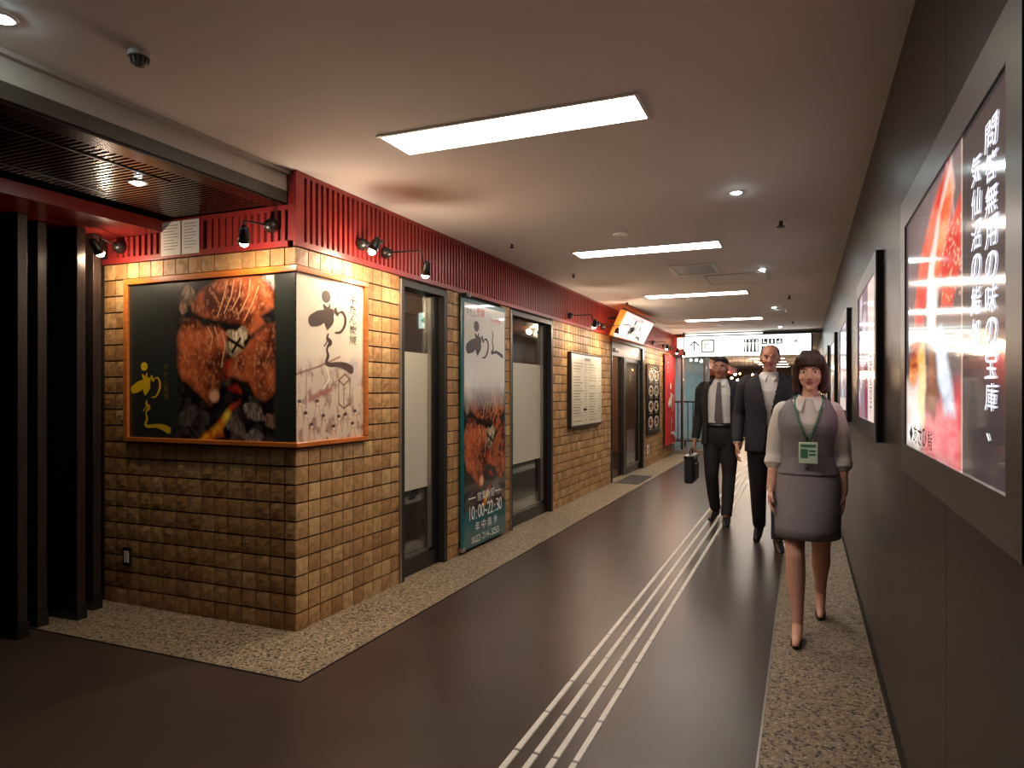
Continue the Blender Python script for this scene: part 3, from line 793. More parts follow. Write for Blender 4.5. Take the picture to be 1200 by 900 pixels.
canvas('banner_print', F_B, BY0 + .035, BY1 - .035, BZ0 + .035, BZ1 - .045, .0375, P.a, M['print_gloss'], bs)
yb = lambda px: BY0 + .035 + (px - 62) / 338 * (BY1 - BY0 - .07)        # pixels of the zoomed crop
# opening hours block
mb = MB(); q = .0385
za = lambda t: BZ0 + t
F_B.quadbox(mb, 5.22, 5.36, za(.415), za(.424), q - .0005, q)
F_B.quadbox(mb, 5.76, 5.90, za(.415), za(.424), q - .0005, q)
line_text(mb, F_B, '営業時間', 5.385, za(.380), .36, .075, q)
line_text(mb, F_B, '10:00~22:30', 5.21, za(.235), .70, .115, q, gap=.02)
line_text(mb, F_B, '年中無休', 5.33, za(.125), .50, .082, q, gap=.3)
line_text(mb, F_B, '☎022-214-3255', 5.27, za(.035), .58, .058, q, gap=.08)
mb.build('opening_hours', M['white_ink'], bs)
mb = MB(); brush(mb, F_B, RI, 5.16, 1.93, .46, .30, q); 
brush(mb, F_B, [[(.18, .02, .02), (.24, .16, .03), (.20, .40, .03), (.26, .62, .04), (.14, .78, .045), (.30, .76, .04), (.55, .74, .05), (.95, .86, .06)]], 5.64, 1.90, .30, .26, q)
column = '牛たん'
line_text(mb, F_B, column, 5.17, 1.985, .20, .062, q, slant=.2, warp=.04)
mb.build('brush_logo', M['black_ink'], bs)
mb = MB(); line_text(mb, F_B, '炭焼', 5.37, 1.995, .17, .075, q, slant=.2, warp=.04)
line_text(mb, F_B, 'テイクアウト', 5.66, 1.955, .24, .05, q, slant=.2, warp=.04)
mb.build('red_lettering', M['red_ink'], bs)
bx('corner_bracket', M['silver'], bs, XL + .010, XL + .042, BY0 - .004, BY0 + .05, BZ0 - .004, BZ0 + .03, bevel=.004)
bx('top_clip', M['black'], bs, XL + .012, XL + .075, BY0 + .005, BY0 + .055, BZ1, BZ1 + .028); bx('top_clip', M['silver'], bs, XL + .012, XL + .07, BY0 + .075, BY0 + .10, BZ1, BZ1 + .028)

# ------------------------------------------------------------------ menu board
mn = empty('menu_board', (XL, 8.6, .91), 'cream menu board in a brown frame on the tiles between window and door', 'menu board')
bx('board', M['interior_dark'], mn, XL + .008, XL + .050, 7.955, 9.325, .905, 1.835, bevel=.004)
P = Pic(150, 90, S(218, 212, 190))
r = np.random.default_rng(8)
for c_ in range(2):
    for i in range(22):
        yv = .12 + i * .039
        if r.random() < .12: continue
        x0 = .05 + c_ * .49; P.rect(x0, yv, x0 + .18 + r.random() * .13, yv + .011, S(120, 112, 96), .8); P.rect(x0 + .36, yv, x0 + .42, yv + .011, S(110, 100, 86), .8)
P.rect(.40, .04, .60, .075, S(110, 90, 70), .8); P.rect(.37, .77, .48, .805, S(64, 56, 50))
canvas('menu_print', F_LEFT, 7.985, 9.30, .935, 1.81, .052, P.a, M['print_gloss'], mn)

# ------------------------------------------------------------------ shop door
dr = struct('door_1', MB().box(XL - .12, XL + .012, 10.02, 10.07, .003, OPEN_TOP).box(XL - .12, XL + .012, 12.17, 12.27, .003, OPEN_TOP).box(XL - .12, XL + .012, 10.07, 12.17, OPEN_TOP - .04, OPEN_TOP), M['black'])
MB().box(XL - .10, XL - .03, 10.07, 12.17, 1.90, OPEN_TOP - .04).build('transom', mat('pale grey panel', S(188, 178, 170), .4), dr)
lf = MB().box(XL - .08, XL - .04, 11.05, 11.17, .01, 1.90).box(XL - .08, XL - .04, 12.07, 12.17, .01, 1.90).box(XL - .08, XL - .04, 11.17, 12.07, .01, .13).box(XL - .08, XL - .04, 11.17, 12.07, 1.83, 1.90).build('door_leaf', M['black'], dr)
MB().box(XL - .065, XL - .06, 11.17, 12.07, .13, 1.83).build('pane', M['glass'], lf)
MB().box(XL - .04, XL - .03, 11.17, 12.07, .13, .145).box(XL - .04, XL - .03, 12.055, 12.07, .145, 1.83).box(XL - .04, XL - .03, 10.98, 11.0, .01, 1.9).build('metal_strip', M['silver'], lf)
lf = MB().box(XL - .118, XL - .09, 10.90, 11.05, .01, 1.90).build('door_leaf', M['bronze'], dr)
ds = empty('door_sensor', (XL - .02, 10.3, 1.98), 'small grey motion sensor above the shop doorway', 'sensor')
bx('sensor_case', M['silver'], ds, XL - .03, XL + .03, 10.2, 10.42, 1.955, 2.01, bevel=.01)
bx('sensor_lens', M['black'], ds, XL + .03, XL + .034, 10.24, 10.38, 1.962, 1.985)
em = empty('entrance_mat', (-2.4, 10.5, 0), 'dark grey rubber mat in front of the shop door', 'mat')
bx('mat_body', M['mat_rubber'], em, -2.57, -2.22, 10.02, 11.08, .003, .010); bx('rim', M['black'], em, -2.58, -2.57, 10.02, 11.08, .003, .011)
# dim things inside the doorway
tag(bx('inner_counter', M['interior_dark'], None, -4.2, -3.6, 9.8, 12.8, .004, 1.0), 'dark counter inside the open shop doorway', 'counter')
tag(bx('order_cloth', M['paper'], None, -3.9, -3.7, 11.0, 11.5, 1.001, 1.12), 'white cloth lying on the counter inside the shop doorway', 'cloth')

# ------------------------------------------------------------------ tilted lit sign over the door
sg = empty('shop_sign', (-2.45, 10.5, 2.15), 'tilted backlit white shop sign with brush logo above the doorway', 'sign')
SY0, SY1 = 9.55, 11.45
vt = [(-2.53, 2.135), (-2.455, 2.125), (-2.27, 2.475), (-2.36, 2.50)]
vs = [(x, y, z) for y in (SY0, SY1) for x, z in vt]
MB().add(vs, [(0, 1, 2, 3), (7, 6, 5, 4), (0, 4, 5, 1), (1, 5, 6, 2), (2, 6, 7, 3), (3, 7, 4, 0)]).build('sign_case', M['sign_orange'], sg)
nrm = Vector((.35, 0, -.185)).normalized()
class TF(Frame):
    def __init__(s): s.o = Vector((-2.455, 0, 2.125)); s.r = Vector((0, 1, 0)); s.u = Vector((.185, 0, .35)).normalized(); s.n = nrm
ft = TF(); SL = math.hypot(.185, .35)
mb = MB(); ft.quadbox(mb, SY0 + .02, SY1 - .02, .012, SL - .012, .0005, .006); mb.build('lit_face', M['sign_warm'], sg)
mb = MB(); ft.quadbox(mb, SY0, SY1, SL, SL + .02, -.08, .012); ft.quadbox(mb, SY0, SY1, -.02, 0, -.07, .012); mb.build('edge_rail', M['bronze'], sg)
mb = MB()
for yv in (SY0 + .3, SY1 - .3): mb.box(XL + .012, -2.40, yv, yv + .03, 2.40, 2.43)
mb.build('bracket', M['bronze'], sg)
mb = MB(); brush(mb, ft, RI, SY0 + .55, .30, .40, .24, .0075); brush(mb, ft, KYU, SY0 + 1.0, .27, .45, .22, .0075)
line_text(mb, ft, '牛たん炭焼', SY0 + .40, .315, .75, .055, .0075, slant=.1)
mb.build('brush_logo', M['grey_ink'], sg)

# ------------------------------------------------------------------ food photo board, red hanging banner
fp = empty('food_poster', (XL, 13.0, .6), 'black poster of eight plated dishes on the tiles beyond the door', 'poster')
bx('board', M['black'], fp, XL + .008, XL + .035, 12.42, 13.60, .575, 1.845)
P = Pic(150, 90, S(34, 24, 18)); P.a *= (.7 + .9 * fbm(150, 90, 9, 4, 2))[..., None]
P.rect(0, 0, .5, .14, S(196, 110, 56), .8)
r = np.random.default_rng(4)
for j in range(4):
    for i in range(2):
        cx, cy = .27 + i * .45 + (r.random() - .5) * .05, .14 + j * .235
        P.over(P.mask_ell(cx, cy, .20, .092, .1), S(226, 218, 204)); P.over(P.mask_ell(cx, cy, .14, .062, .2), S(120, 70, 40))
        for k in range(5): P.over(P.mask_ell(cx + (r.random() - .5) * .17, cy + (r.random() - .5) * .07, .05, .022, .4), [S(196, 84, 44), S(226, 170, 90), S(92, 120, 52), S(236, 226, 206), S(150, 48, 34)][k])
        P.rect(cx - .12, cy + .10, cx + .12, cy + .112, S(200, 190, 170), .8)
canvas('dish_print', F_LEFT, 12.45, 13.57, .605, 1.82, .037, P.a, M['print_gloss'], fp)
fl_ = empty('hanging_banner', (XL, 14.8, .25), 'long red cloth banner with white brush logo hanging at the end of the shop front', 'banner')
N_ = 24; vs = []; y0, y1, zb, zt_ = 14.05, 15.20, .26, 2.10
for dd in (0, .004):
    for i in range(N_ + 1):
        yv = y0 + (y1 - y0) * i / N_
        xx_ = XL + .055 + .007 * math.sin(i * .9) + dd
        vs += [(xx_, yv, zb), (XL + .052 + dd, yv, zt_)]
n2 = 2 * (N_ + 1)
fs = [(2 * i, 2 * i + 2, 2 * i + 3, 2 * i + 1) for i in range(N_)] + [(n2 + 2 * i + 1, n2 + 2 * i + 3, n2 + 2 * i + 2, n2 + 2 * i) for i in range(N_)]
MB().add(vs, fs).build('cloth', M['flag'], fl_, smooth=True)
for zz in (zb, zt_): MB().tube([(XL + .055, y0 - .03, zz), (XL + .055, y1 + .03, zz)], .014).build('rod', M['red'], fl_, smooth=True)
for yv in (y0 + .1, y1 - .1): MB().tube([(XL, yv, zt_), (XL + .055, yv, zt_)], .006).build('hook', M['black'], fl_)
mb = MB(); F_F = Frame((XL, 0, 0), (0, 1, 0), (1, 0, 0))
brush(mb, F_F, RI, 14.30, 1.50, .68, .56, .072); brush(mb, F_F, KYU, 14.42, .84, .68, .42, .072)
column_text(mb, F_F, '牛たん', 14.22, 1.98, .14, .26, .072, slant=.2)
mb.build('brush_logo', M['white_ink'], fl_)
ob = empty('wall_outlet', (XL, 12.9, .4), 'small white outlet low on the tiles under the food poster', 'outlet')
bx('cover_plate', M['white_metal'], ob, XL + .008, XL + .02, 12.50, 12.66, .22, .38, bevel=.003); bx('socket_insert', M['bronze'], ob, XL + .02, XL + .022, 12.55, 12.61, .26, .34)

# ------------------------------------------------------------------ warm arm spots
def arm_spot(base, out, head, label, aim, watts=SPOT_W):
    """base on the fascia, arm end, head position (bulb)"""
    base, out, head = Vector(base), Vector(out), Vector(head)
    r = empty('arm_spotlight', base, label, 'lamp', 'warm arm spotlights on the red fascia')
    d = (out - base).normalized()
    MB().tube([base, base + d * .02, base + d * .055], [.040, .040, .020], 16).build('wall_mount', M['black'], r, smooth=True)
    MB().tube([base + d * .05, base + d * .12, out - d * .03, out, (out + head) / 2], .006, 8).build('arm', M['black'], r, smooth=True)
    ax = (Vector(aim) - head).normalized()
    MB().tube([head - ax * .09, head - ax * .075, head - ax * .03, head], [.014, .024, .030, .034], 16).build('lamp_shade', M['black'], r, smooth=True)
    bl = MB().ell(head + ax * .004, (.024, .024, .024)).build('bulb', M['bulb'], r, smooth=True)
    ld = bpy.data.lights.new('spot', 'SPOT'); ld.energy = watts; ld.color = (1.0, .80, .58); ld.spot_size = math.radians(150); ld.spot_blend = .8; ld.shadow_soft_size = .02
    lo = bpy.data.objects.new('spot', ld); C.objects.link(lo); lo.parent = r; lo.location = head + ax * .035 - base
    lo.rotation_euler = ax.to_track_quat('-Z', 'Y').to_euler()
    ld = bpy.data.lights.new('bulb_light', 'POINT'); ld.energy = watts * SPILL; ld.color = (1.0, .76, .56); ld.shadow_soft_size = .025
    lo = bpy.data.objects.new('bulb_light', ld); C.objects.link(lo); lo.parent = r; lo.location = head + ax * .045 - base
zb_ = 2.285
arm_spot((-3.985, YF - .026, 2.262), (-3.875, YF - .24, 2.27), (-3.87, YF - .25, 2.18), 'warm arm spotlight on the left end of the alcove fascia', (-3.9, YF, 1.9), SPOT_W * .5)
arm_spot((-2.765, YF - .026, 2.285), (-2.76, YF - .25, 2.265), (-2.757, YF - .25, 2.15), 'warm arm spotlight on the alcove fascia beside the corner', (-3.0, YF, 1.6), SPOT_W * .62)
arm_spot((XL + .028, 3.70, zb_), (-2.40, 3.66, 2.285), (-2.44, 3.60, 2.215), 'warm arm spotlight on the corridor fascia over the corner poster', (XL, 3.45, 1.7))
arm_spot((XL + .028, 3.967, zb_ - .005), (-2.31, 3.967, 2.275), (-2.29, 3.99, 2.12), 'warm arm spotlight above the narrow shop window', (XL, 4.3, 1.2))
arm_spot((XL + .028, 7.94, 2.26), (-2.31, 7.94, 2.26), (-2.29, 7.96, 2.12), 'warm arm spotlight above the menu board', (XL, 8.3, 1.2))
arm_spot((XL + .028, 9.15, 2.27), (-2.36, 9.15, 2.26), (-2.33, 9.18, 2.13), 'warm arm spotlight just left of the tilted sign', (XL, 9.2, 1.2))
arm_spot((XL + .028, 9.40, 2.25), (-2.20, 9.40, 2.27), (-2.17, 9.42, 2.20), 'warm arm spotlight in front of the tilted sign', (-2.4, 10.9, 2.3), 8)
arm_spot((XL + .028, 12.9, 2.26), (-2.36, 12.9, 2.27), (-2.33, 12.92, 2.14), 'warm arm spotlight above the food poster', (XL, 13.1, 1.2))
arm_spot((XL + .028, 13.9, 2.26), (-2.34, 13.9, 2.26), (-2.31, 13.92, 2.12), 'warm arm spotlight at the left top of the red banner', (XL, 14.4, 1.2))
arm_spot((XL + .028, 14.75, 2.26), (-2.34, 14.75, 2.26), (-2.31, 14.78, 2.10), 'warm arm spotlight at the right top of the red banner', (XL, 15.0, 1.2))
# red return panel and square lantern at the far end of the fascia
rp = empty('fascia_end_panel', (-2.5, 15.2, 2.1), 'red end board at the far end of the slatted fascia', 'panel')
bx('end_board', M['red'], rp, XL + .014, XL + .30, 15.205, 15.235, 2.14, 2.57)
ln = empty('lantern', (-2.42, 15.18, 2.22), 'square glowing wall lantern on the red end board', 'lamp')
bx('lit_face', mat('glowing paper', (1, 1, 1), .5, emit=(1.0, .66, .34), es=5), ln, -2.50, -2.34, 15.12, 15.2, 2.26, 2.50); bx('lantern_frame', M['red'], ln, -2.51, -2.33, 15.11, 15.2, 2.245, 2.26); bx('lantern_cap', M['red'], ln, -2.51, -2.33, 15.11, 15.2, 2.50, 2.515)

# ------------------------------------------------------------------ ceiling fittings
def ceiling_panel(x0, y0, x1, y1, label):
    r = empty('ceiling_light', ((x0 + x1) / 2, (y0 + y1) / 2, ZC), label, 'ceiling light', 'recessed ceiling light panels')
    t = .018
    MB().box(x0 - t, x0, y0 - t, y1 + t, ZC - .008, ZC - .0005).box(x1, x1 + t, y0 - t, y1 + t, ZC - .008, ZC - .0005).box(x0, x1, y0 - t, y0, ZC - .008, ZC - .0005).box(x0, x1, y1, y1 + t, ZC - .008, ZC - .0005).build('frame', M['white_metal'], r)
    bx('diffuser', M['lamp_panel'], r, x0, x1, y0, y1, ZC - .006, ZC - .001)
names = {0: 'nearest lit ceiling panel, long white rectangle over the shop corner', 1: 'second lit ceiling panel from the camera', 2: 'third lit ceiling panel, above the level of the door sign', 3: 'fourth lit ceiling panel, just before the hanging direction sign'}
for k in range(0, 12):
    yc = 2.99 + k * 3.04 + (.25 if k > 2 else 0)
    if k == 4: yc += .9
    if k < 0: lab = 'lit ceiling panel behind the camera'
    elif k in names: lab = names[k]
    else: lab = 'lit ceiling panel in the far passage, %s beyond the hanging sign' % ['first', 'second', 'third', 'fourth', 'fifth', 'sixth', 'seventh', 'eighth'][k - 4]
    ceiling_panel(-1.89, yc - .125, -.65, yc + .135, lab)

def downlight(x, y, z, label, watts=COOL_W, size=70):
    r = empty('downlight', (x, y, z), label, 'downlight', 'cool recessed downlights')
    n = 24; vs = []; 
    for rr, zz in ((.048, z - .001), (.046, z - .006), (.030, z - .006), (.027, z - .001)):
        vs += [(x + rr * math.cos(2 * math.pi * i / n), y + rr * math.sin(2 * math.pi * i / n), zz) for i in range(n)]
    fs = [(a * n + i, a * n + (i + 1) % n, (a + 1) * n + (i + 1) % n, (a + 1) * n + i) for a in range(3) for i in range(n)]
    MB().add(vs, fs).build('trim_ring', M['white_metal'], r, smooth=True)
    MB().ell((x, y, z - .006), (.024, .024, .010)).build('bulb', M['cool_bulb'], r, smooth=True)
    ld = bpy.data.lights.new('spot', 'SPOT'); ld.energy = watts; ld.color = (.82, .95, 1.0); ld.spot_size = math.radians(size); ld.spot_blend = .7; ld.shadow_soft_size = .03
    lo = bpy.data.objects.new('spot', ld); C.objects.link(lo); lo.parent = r; lo.location = (0, 0, -.03)
downlight(-.386, 4.518, ZC, 'cool downlight nearest in the ceiling, right of the big light panel')
downlight(-.39, 7.468, ZC, 'cool downlight beside the ceiling access hatch')
downlight(-.404, 10.892, ZC, 'third cool downlight, in front of the hanging sign')
downlight(-.42, 14.2, ZC, 'farthest cool downlight, right before the hanging sign')
downlight(-2.45, 1.47, ZC, 'cool downlight at the upper left edge of the ceiling')
downlight(-.386, 1.5, ZC, 'added unseen cool downlight over the camera')  # added out of view to carry the cool light along the right wall
downlight(-3.08, 2.49, 2.401, 'cool downlight in the dark ribbed alcove ceiling', 4)

def detector(x, y, r_, h_, label, name='smoke_detector', dark=True):
    e = empty(name, (x, y, ZC), label, 'detector')
    MB().tube([(x, y, ZC - .001), (x, y, ZC - h_ * .35)], [r_, r_ * .95], 24).build('base_ring', M['white_metal'], e, smooth=False)
    if dark:
        MB().tube([(x, y, ZC - h_ * .35), (x, y, ZC - h_ * .8), (x, y, ZC - h_)], [r_ * .72, r_ * .66, r_ * .35], 20).build('sensor_head', mat('grey sensor', S(110, 105, 98), .5), e, smooth=True)
        mb = MB()
        for i in range(10):
            t = 2 * math.pi * i / 10; mb.tube([(x + r_ * .73 * math.cos(t), y + r_ * .73 * math.sin(t), ZC - h_ * .35), (x + r_ * .66 * math.cos(t), y + r_ * .66 * math.sin(t), ZC - h_ * .8)], .003, 5)
        mb.build('grille_bars', M['black'], e)
    return e
detector(-2.239, 1.819, .042, .05, 'round ribbed smoke detector on the near ceiling')
detector(-1.314, 5.336, .065, .022, 'flat white disc detector between the first two light panels', dark=False)
detector(-1.386, 9.558, .075, .03, 'white disc detector just beyond the third light panel', dark=False)
detector(-.93, 9.62, .085, .02, 'flat round speaker cover right beyond the third light panel', name='ceiling_speaker', dark=False)
def sprinkler(x, y, label, big=1.0):
    e = empty('sprinkler_head', (x, y, ZC), label, 'sprinkler', 'ceiling sprinkler heads')
    MB().tube([(x, y, ZC - .001), (x, y, ZC - .008)], .03 * big, 20).build('escutcheon', M['white_metal'], e)
    MB().tube([(x, y, ZC - .008), (x, y, ZC - .035 * big)], .010 * big, 10).build('stem', M['bronze'], e)
    MB().tube([(x, y, ZC - .035 * big), (x, y, ZC - .039 * big)], .022 * big, 14).build('deflector', M['bronze'], e)
sprinkler(-2.246, 5.351, 'first small sprinkler head near the red fascia'); sprinkler(-2.235, 6.997, 'second small sprinkler head near the red fascia'); sprinkler(-2.252, 9.484, 'third small sprinkler head near the tilted sign')
sprinkler(-.153, 5.384, 'nearest sprinkler head on the right side of the ceiling', 1.3); sprinkler(-.172, 9.619, 'second sprinkler head on the right side of the ceiling', 1.3); sprinkler(-.179, 13.12, 'farthest sprinkler head on the right, before the hanging sign', 1.3)

def vent(x0, y0, x1, y1, label, name='ceiling_vent'):
    e = empty(name, ((x0 + x1) / 2, (y0 + y1) / 2, ZC), label, 'vent')
    t = .03
    MB().box(x0, x0 + t, y0, y1, ZC - .012, ZC - .0005).box(x1 - t, x1, y0, y1, ZC - .012, ZC - .0005).box(x0 + t, x1 - t, y0, y0 + t, ZC - .012, ZC - .0005).box(x0 + t, x1 - t, y1 - t, y1, ZC - .012, ZC - .0005).build('frame', M['white_metal'], e)
    bx('backing', M['bronze'], e, x0 + t, x1 - t, y0 + t, y1 - t, ZC - .002, ZC - .0006)
    y = y0 + t + .02
    while y < y1 - t - .02:
        bx('slat', M['white_metal'], e, x0 + t, x1 - t, y, y + .018, ZC - .010, ZC - .003); y += .042
vent(-1.245, 6.91, -.80, 7.47, 'square louvred air vent in the ceiling beyond the second light panel')
vent(-1.45, 13.15, -.95, 13.6, 'far louvred air vent in the ceiling near the hanging sign')
def hatch(x0, y0, x1, y1, label):
    e = empty('ceiling_hatch', ((x0 + x1) / 2, (y0 + y1) / 2, ZC), label, 'hatch'); t = .012
    bx('hatch_door', M['ceiling'], e, x0 + t, x1 - t, y0 + t, y1 - t, ZC - .006, ZC - .0005)
    MB().box(x0, x0 + t, y0, y1, ZC - .009, ZC - .0005).box(x1 - t, x1, y0, y1, ZC - .009, ZC - .0005).box(x0 + t, x1 - t, y0, y0 + t, ZC - .009, ZC - .0005).box(x0 + t, x1 - t, y1 - t, y1, ZC - .009, ZC - .0005).build('rim', M['silver'], e)
hatch(-.98, 7.63, -.36, 8.31, 'large square access hatch in the ceiling beside the air vent')
hatch(-.60, 11.2, -.25, 11.6, 'small access hatch in the ceiling beyond the third downlight')

# ------------------------------------------------------------------ backlit poster boxes on the right wall
XBX = XR - .006
def poster_box(ynear, yfar, z0, z1, pic, label, bw=(.075, .075), thick=.026):
    e = empty('poster_lightbox', (XBX, (ynear + yfar) / 2, z0), label, 'light box')
    xf = XBX - thick
    fr = Frame((xf, yfar, 0), (0, -1, 0), (-1, 0, 0)); L_ = yfar - ynear; bwid, bh = bw
    MB().box(xf + .004, XBX, ynear + .001, yfar - .001, z0 + .001, z1 - .001).build('back_case', M['black'], e)
    mb = MB()
    fr.quadbox(mb, 0, bwid, z0, z1, -.004, .004); fr.quadbox(mb, L_ - bwid * .9, L_, z0, z1, -.004, .004)
    fr.quadbox(mb, bwid, L_ - bwid * .9, z0, z0 + bh, -.004, .004); fr.quadbox(mb, bwid, L_ - bwid * .9, z1 - bh, z1, -.004, .004)
    mb.build('frame', M['grey_frame'], e)
    mb = MB(); g0 = .004
    fr.quadbox(mb, bwid, bwid + g0, z0 + bh, z1 - bh, -.003, .0045); fr.quadbox(mb, bwid, L_ - bwid * .9, z1 - bh - g0, z1 - bh, -.003, .0045)
    mb.build('gasket', M['black'], e)
    canvas('backlit_print', fr, bwid, L_ - bwid * .9, z0 + bh, z1 - bh, -.001, pic, M['print_lit'], e)
    for t in (.12, .62):
        MB().ell((xf + .008, yfar - L_ * t, z0 - .006), (.006, .008, .006), nu=8, nv=6).build('lock_knob', M['chrome'], e, smooth=True)
    return e, fr, bwid, L_, bh

# first box: sushi on the left, dark strip with white lettering on the right
P = Pic(300, 210, S(58, 50, 50))
sx0 = .70
r = np.random.default_rng(2)
n = fbm(300, 210, 5, 4, 40)
photo = (P.Sx < sx0) * 1.0
P.over(photo, np.array(S(92, 78, 76))[None, None] * (0.7 + .7 * n)[..., None])
def X(v): return v * sx0
P.over(photo * P.mask_poly([(0, .2), (X(.5), 0), (X(1.0), 0), (X(1.0), .36), (X(.5), .30), (0, .5)], .1)[0] * .45, S(150, 128, 130))
P.line([(X(.80), .0), (X(.95), .3)], .01, S(220, 200, 205), .5); P.line([(X(.55), .1), (X(.75), .35)], .006, S(200, 180, 190), .4)
def blobc(poly, c, c2, sd, soft=.02):
    m, dd = P.mask_poly([(X(a), b) for a, b in poly], soft, .03, sd); t = np.clip((fbm(300, 210, 14, 4, sd, .5) - .35) * 3, 0, 1)[..., None]
    P.over(m * photo, np.array(c) * (1 - t) + np.array(c2) * t)
blobc([(.42, .86), (1.0, .74), (1.0, 1.0), (.40, 1.0)], S(250, 150, 150), S(232, 70, 84), 61, .06)                     # red tuna in front
blobc([(.0, .72), (.30, .70), (.42, .85), (.30, 1.0), (0, 1.0)], S(250, 244, 238), S(238, 216, 206), 62, .04)           # white rice
blobc([(.45, .30), (.66, .12), (.86, .02), (.90, .12), (.74, .30), (.62, .52), (.50, .58)], S(252, 246, 240), S(248, 222, 206), 63)   # rice slope
blobc([(.22, .40), (.34, .22), (.60, .08), (.84, .02), (.70, .13), (.52, .28), (.44, .45), (.30, .60), (.22, .60)], S(216, 44, 32), S(246, 122, 92), 64)  # salmon slice
blobc([(.60, .34), (.70, .14), (.86, .05), (.90, .12), (.82, .26), (.68, .40)], S(236, 96, 50), S(250, 160, 110), 65)
blobc([(.72, .30), (1.0, .16), (1.0, .36), (.86, .50), (.72, .46)], S(206, 26, 16), S(244, 84, 44), 66)                 # roe
for k in range(70): P.over(photo * P.mask_ell(X(.74 + r.random() * .26), .22 + r.random() * .25, .009, .008, .6), S(250, 176, 140))
blobc([(.12, .56), (.30, .52), (.34, .66), (.20, .74), (.08, .70)], S(150, 40, 20), S(236, 140, 60), 67)
blobc([(.30, .60), (.42, .54), (.46, .74), (.40, .90), (.30, .84)], S(250, 226, 170), S(240, 178, 90), 68)               # golden slice
blobc([(.62, .56), (.72, .54), (.86, .70), (.92, .84), (.78, .84), (.66, .72)], S(226, 232, 240), S(170, 176, 190), 69)     # silver-skinned fish
blobc([(.50, .56), (.60, .54), (.66, .76), (.62, .86), (.50, .82)], S(84, 52, 40), S(150, 100, 76), 70)
P.over((np.abs(P.Sx - sx0) < .006) * .8, S(220, 190, 170))
e1, fr1, bw1, L1, bh1 = poster_box(1.235, 2.625, 1.095, 1.965, np.clip(P.a, 0, 1), 'nearest backlit poster box, sushi picture beside white vertical lettering', (.10, .088))
F1 = Frame((fr1.o.x, fr1.o.y, 0), fr1.r, fr1.n)
mb = MB(); yfar1 = 2.625
def colr(s, yc, wd, zt, zb): column_text(mb, F1, s, yfar1 - yc - wd / 2, zt, wd, zt - zb, .0005, slant=.12, warp=.03)
colr('問答無用の味の宝庫、', 1.437, .080, 1.828, 1.255); colr('気仙沼の鮨処', 1.552, .075, 1.80, 1.43)
mb.build('white_lettering', M['mark_white'], e1)
mb = MB(); line_text(mb, F1, '◆あさひ鮨', yfar1 - 2.45, 1.20, .42, .05, .0005, slant=.2, warp=.05); mb.build('black_lettering', M['black_ink'], e1)

def soft_picture(seed, cols):
    r = np.random.default_rng(seed); P = Pic(120, 70, cols[0]); P.a *= (.75 + .5 * fbm(120, 70, 3, 4, seed))[..., None]
    for i in range(14):
        P.over(P.mask_ell(r.random() * .7, r.random(), .06 + r.random() * .16, .05 + r.random() * .14, .5, r.random() * 3, .1, seed + i) * .75, cols[1 + i % (len(cols) - 1)])
    return P
pal = [[S(150, 130, 140), S(224, 216, 226), S(120, 70, 96), S(240, 236, 240), S(90, 80, 96), S(160, 60, 80)],
       [S(170, 160, 170), S(230, 224, 232), S(120, 108, 160), S(226, 190, 160), S(240, 240, 240)],
       [S(160, 150, 140), S(236, 226, 200), S(196, 120, 70), S(236, 236, 240)],
       [S(150, 140, 130), S(236, 220, 190), S(210, 130, 70), S(120, 80, 60)]]
labs = ['second backlit poster box, pink picture with black lettering on a cream strip', 'third backlit poster box along the dark wall', 'fourth backlit poster box along the dark wall', 'farthest backlit poster box along the dark wall']
for k in range(4):
    P = soft_picture(30 + k, pal[k])
    if k == 0:
        P.over((P.Sx > .62) * 1.0, S(238, 214, 204)); P.over(P.mask_ell(.5, .78, .1, .26, .3), S(150, 60, 84))
    if k == 1: P.rect(.0, .86, 1, 1, S(232, 214, 206))
    yn = 3.50 + 2.31 * k
    e2, f2, bw_, L_, bh_ = poster_box(yn, yn + 1.20, 1.12, 1.985, np.clip(P.a, 0, 1), labs[k], (.09, .085))
    if k == 0:
        mb = MB(); column_text(mb, f2, 'ごま蜜団子', .86, 1.58, .11, .34, .0005, slant=.15, warp=.04); mb.build('black_lettering', M['black_ink'], e2)

# ------------------------------------------------------------------ tactile guide bars
tg = empty('tactile_guide', (-.88, 6, 0), 'four parallel rows of white raised guide bars running along the dark floor', 'guide strip')
tb = MB(); w2 = .0135; 
vs = [(-w2, 0, 0), (w2, 0, 0), (w2, .326, 0), (-w2, .326, 0), (-w2 * .8, .003, .004), (w2 * .8, .003, .004), (w2 * .8, .323, .004), (-w2 * .8, .323, .004)]
tb.add(vs, [(0, 3, 2, 1), (4, 5, 6, 7), (0, 1, 5, 4), (1, 2, 6, 5), (2, 3, 7, 6), (3, 0, 4, 7)])
tm = bpy.data.meshes.new('bar'); tm.from_pydata(tb.v, [], tb.f); tm.materials.append(M['tactile'])
y = 2.422 - .336 * 4
while y < 16.4:
    for xb in (-.997, -.920, -.843, -.766):
        o = bpy.data.objects.new('bar', tm); C.objects.link(o); o.parent = tg; o.location = Vector((xb, y + .005, .0005)) - tg.location
    y += .336

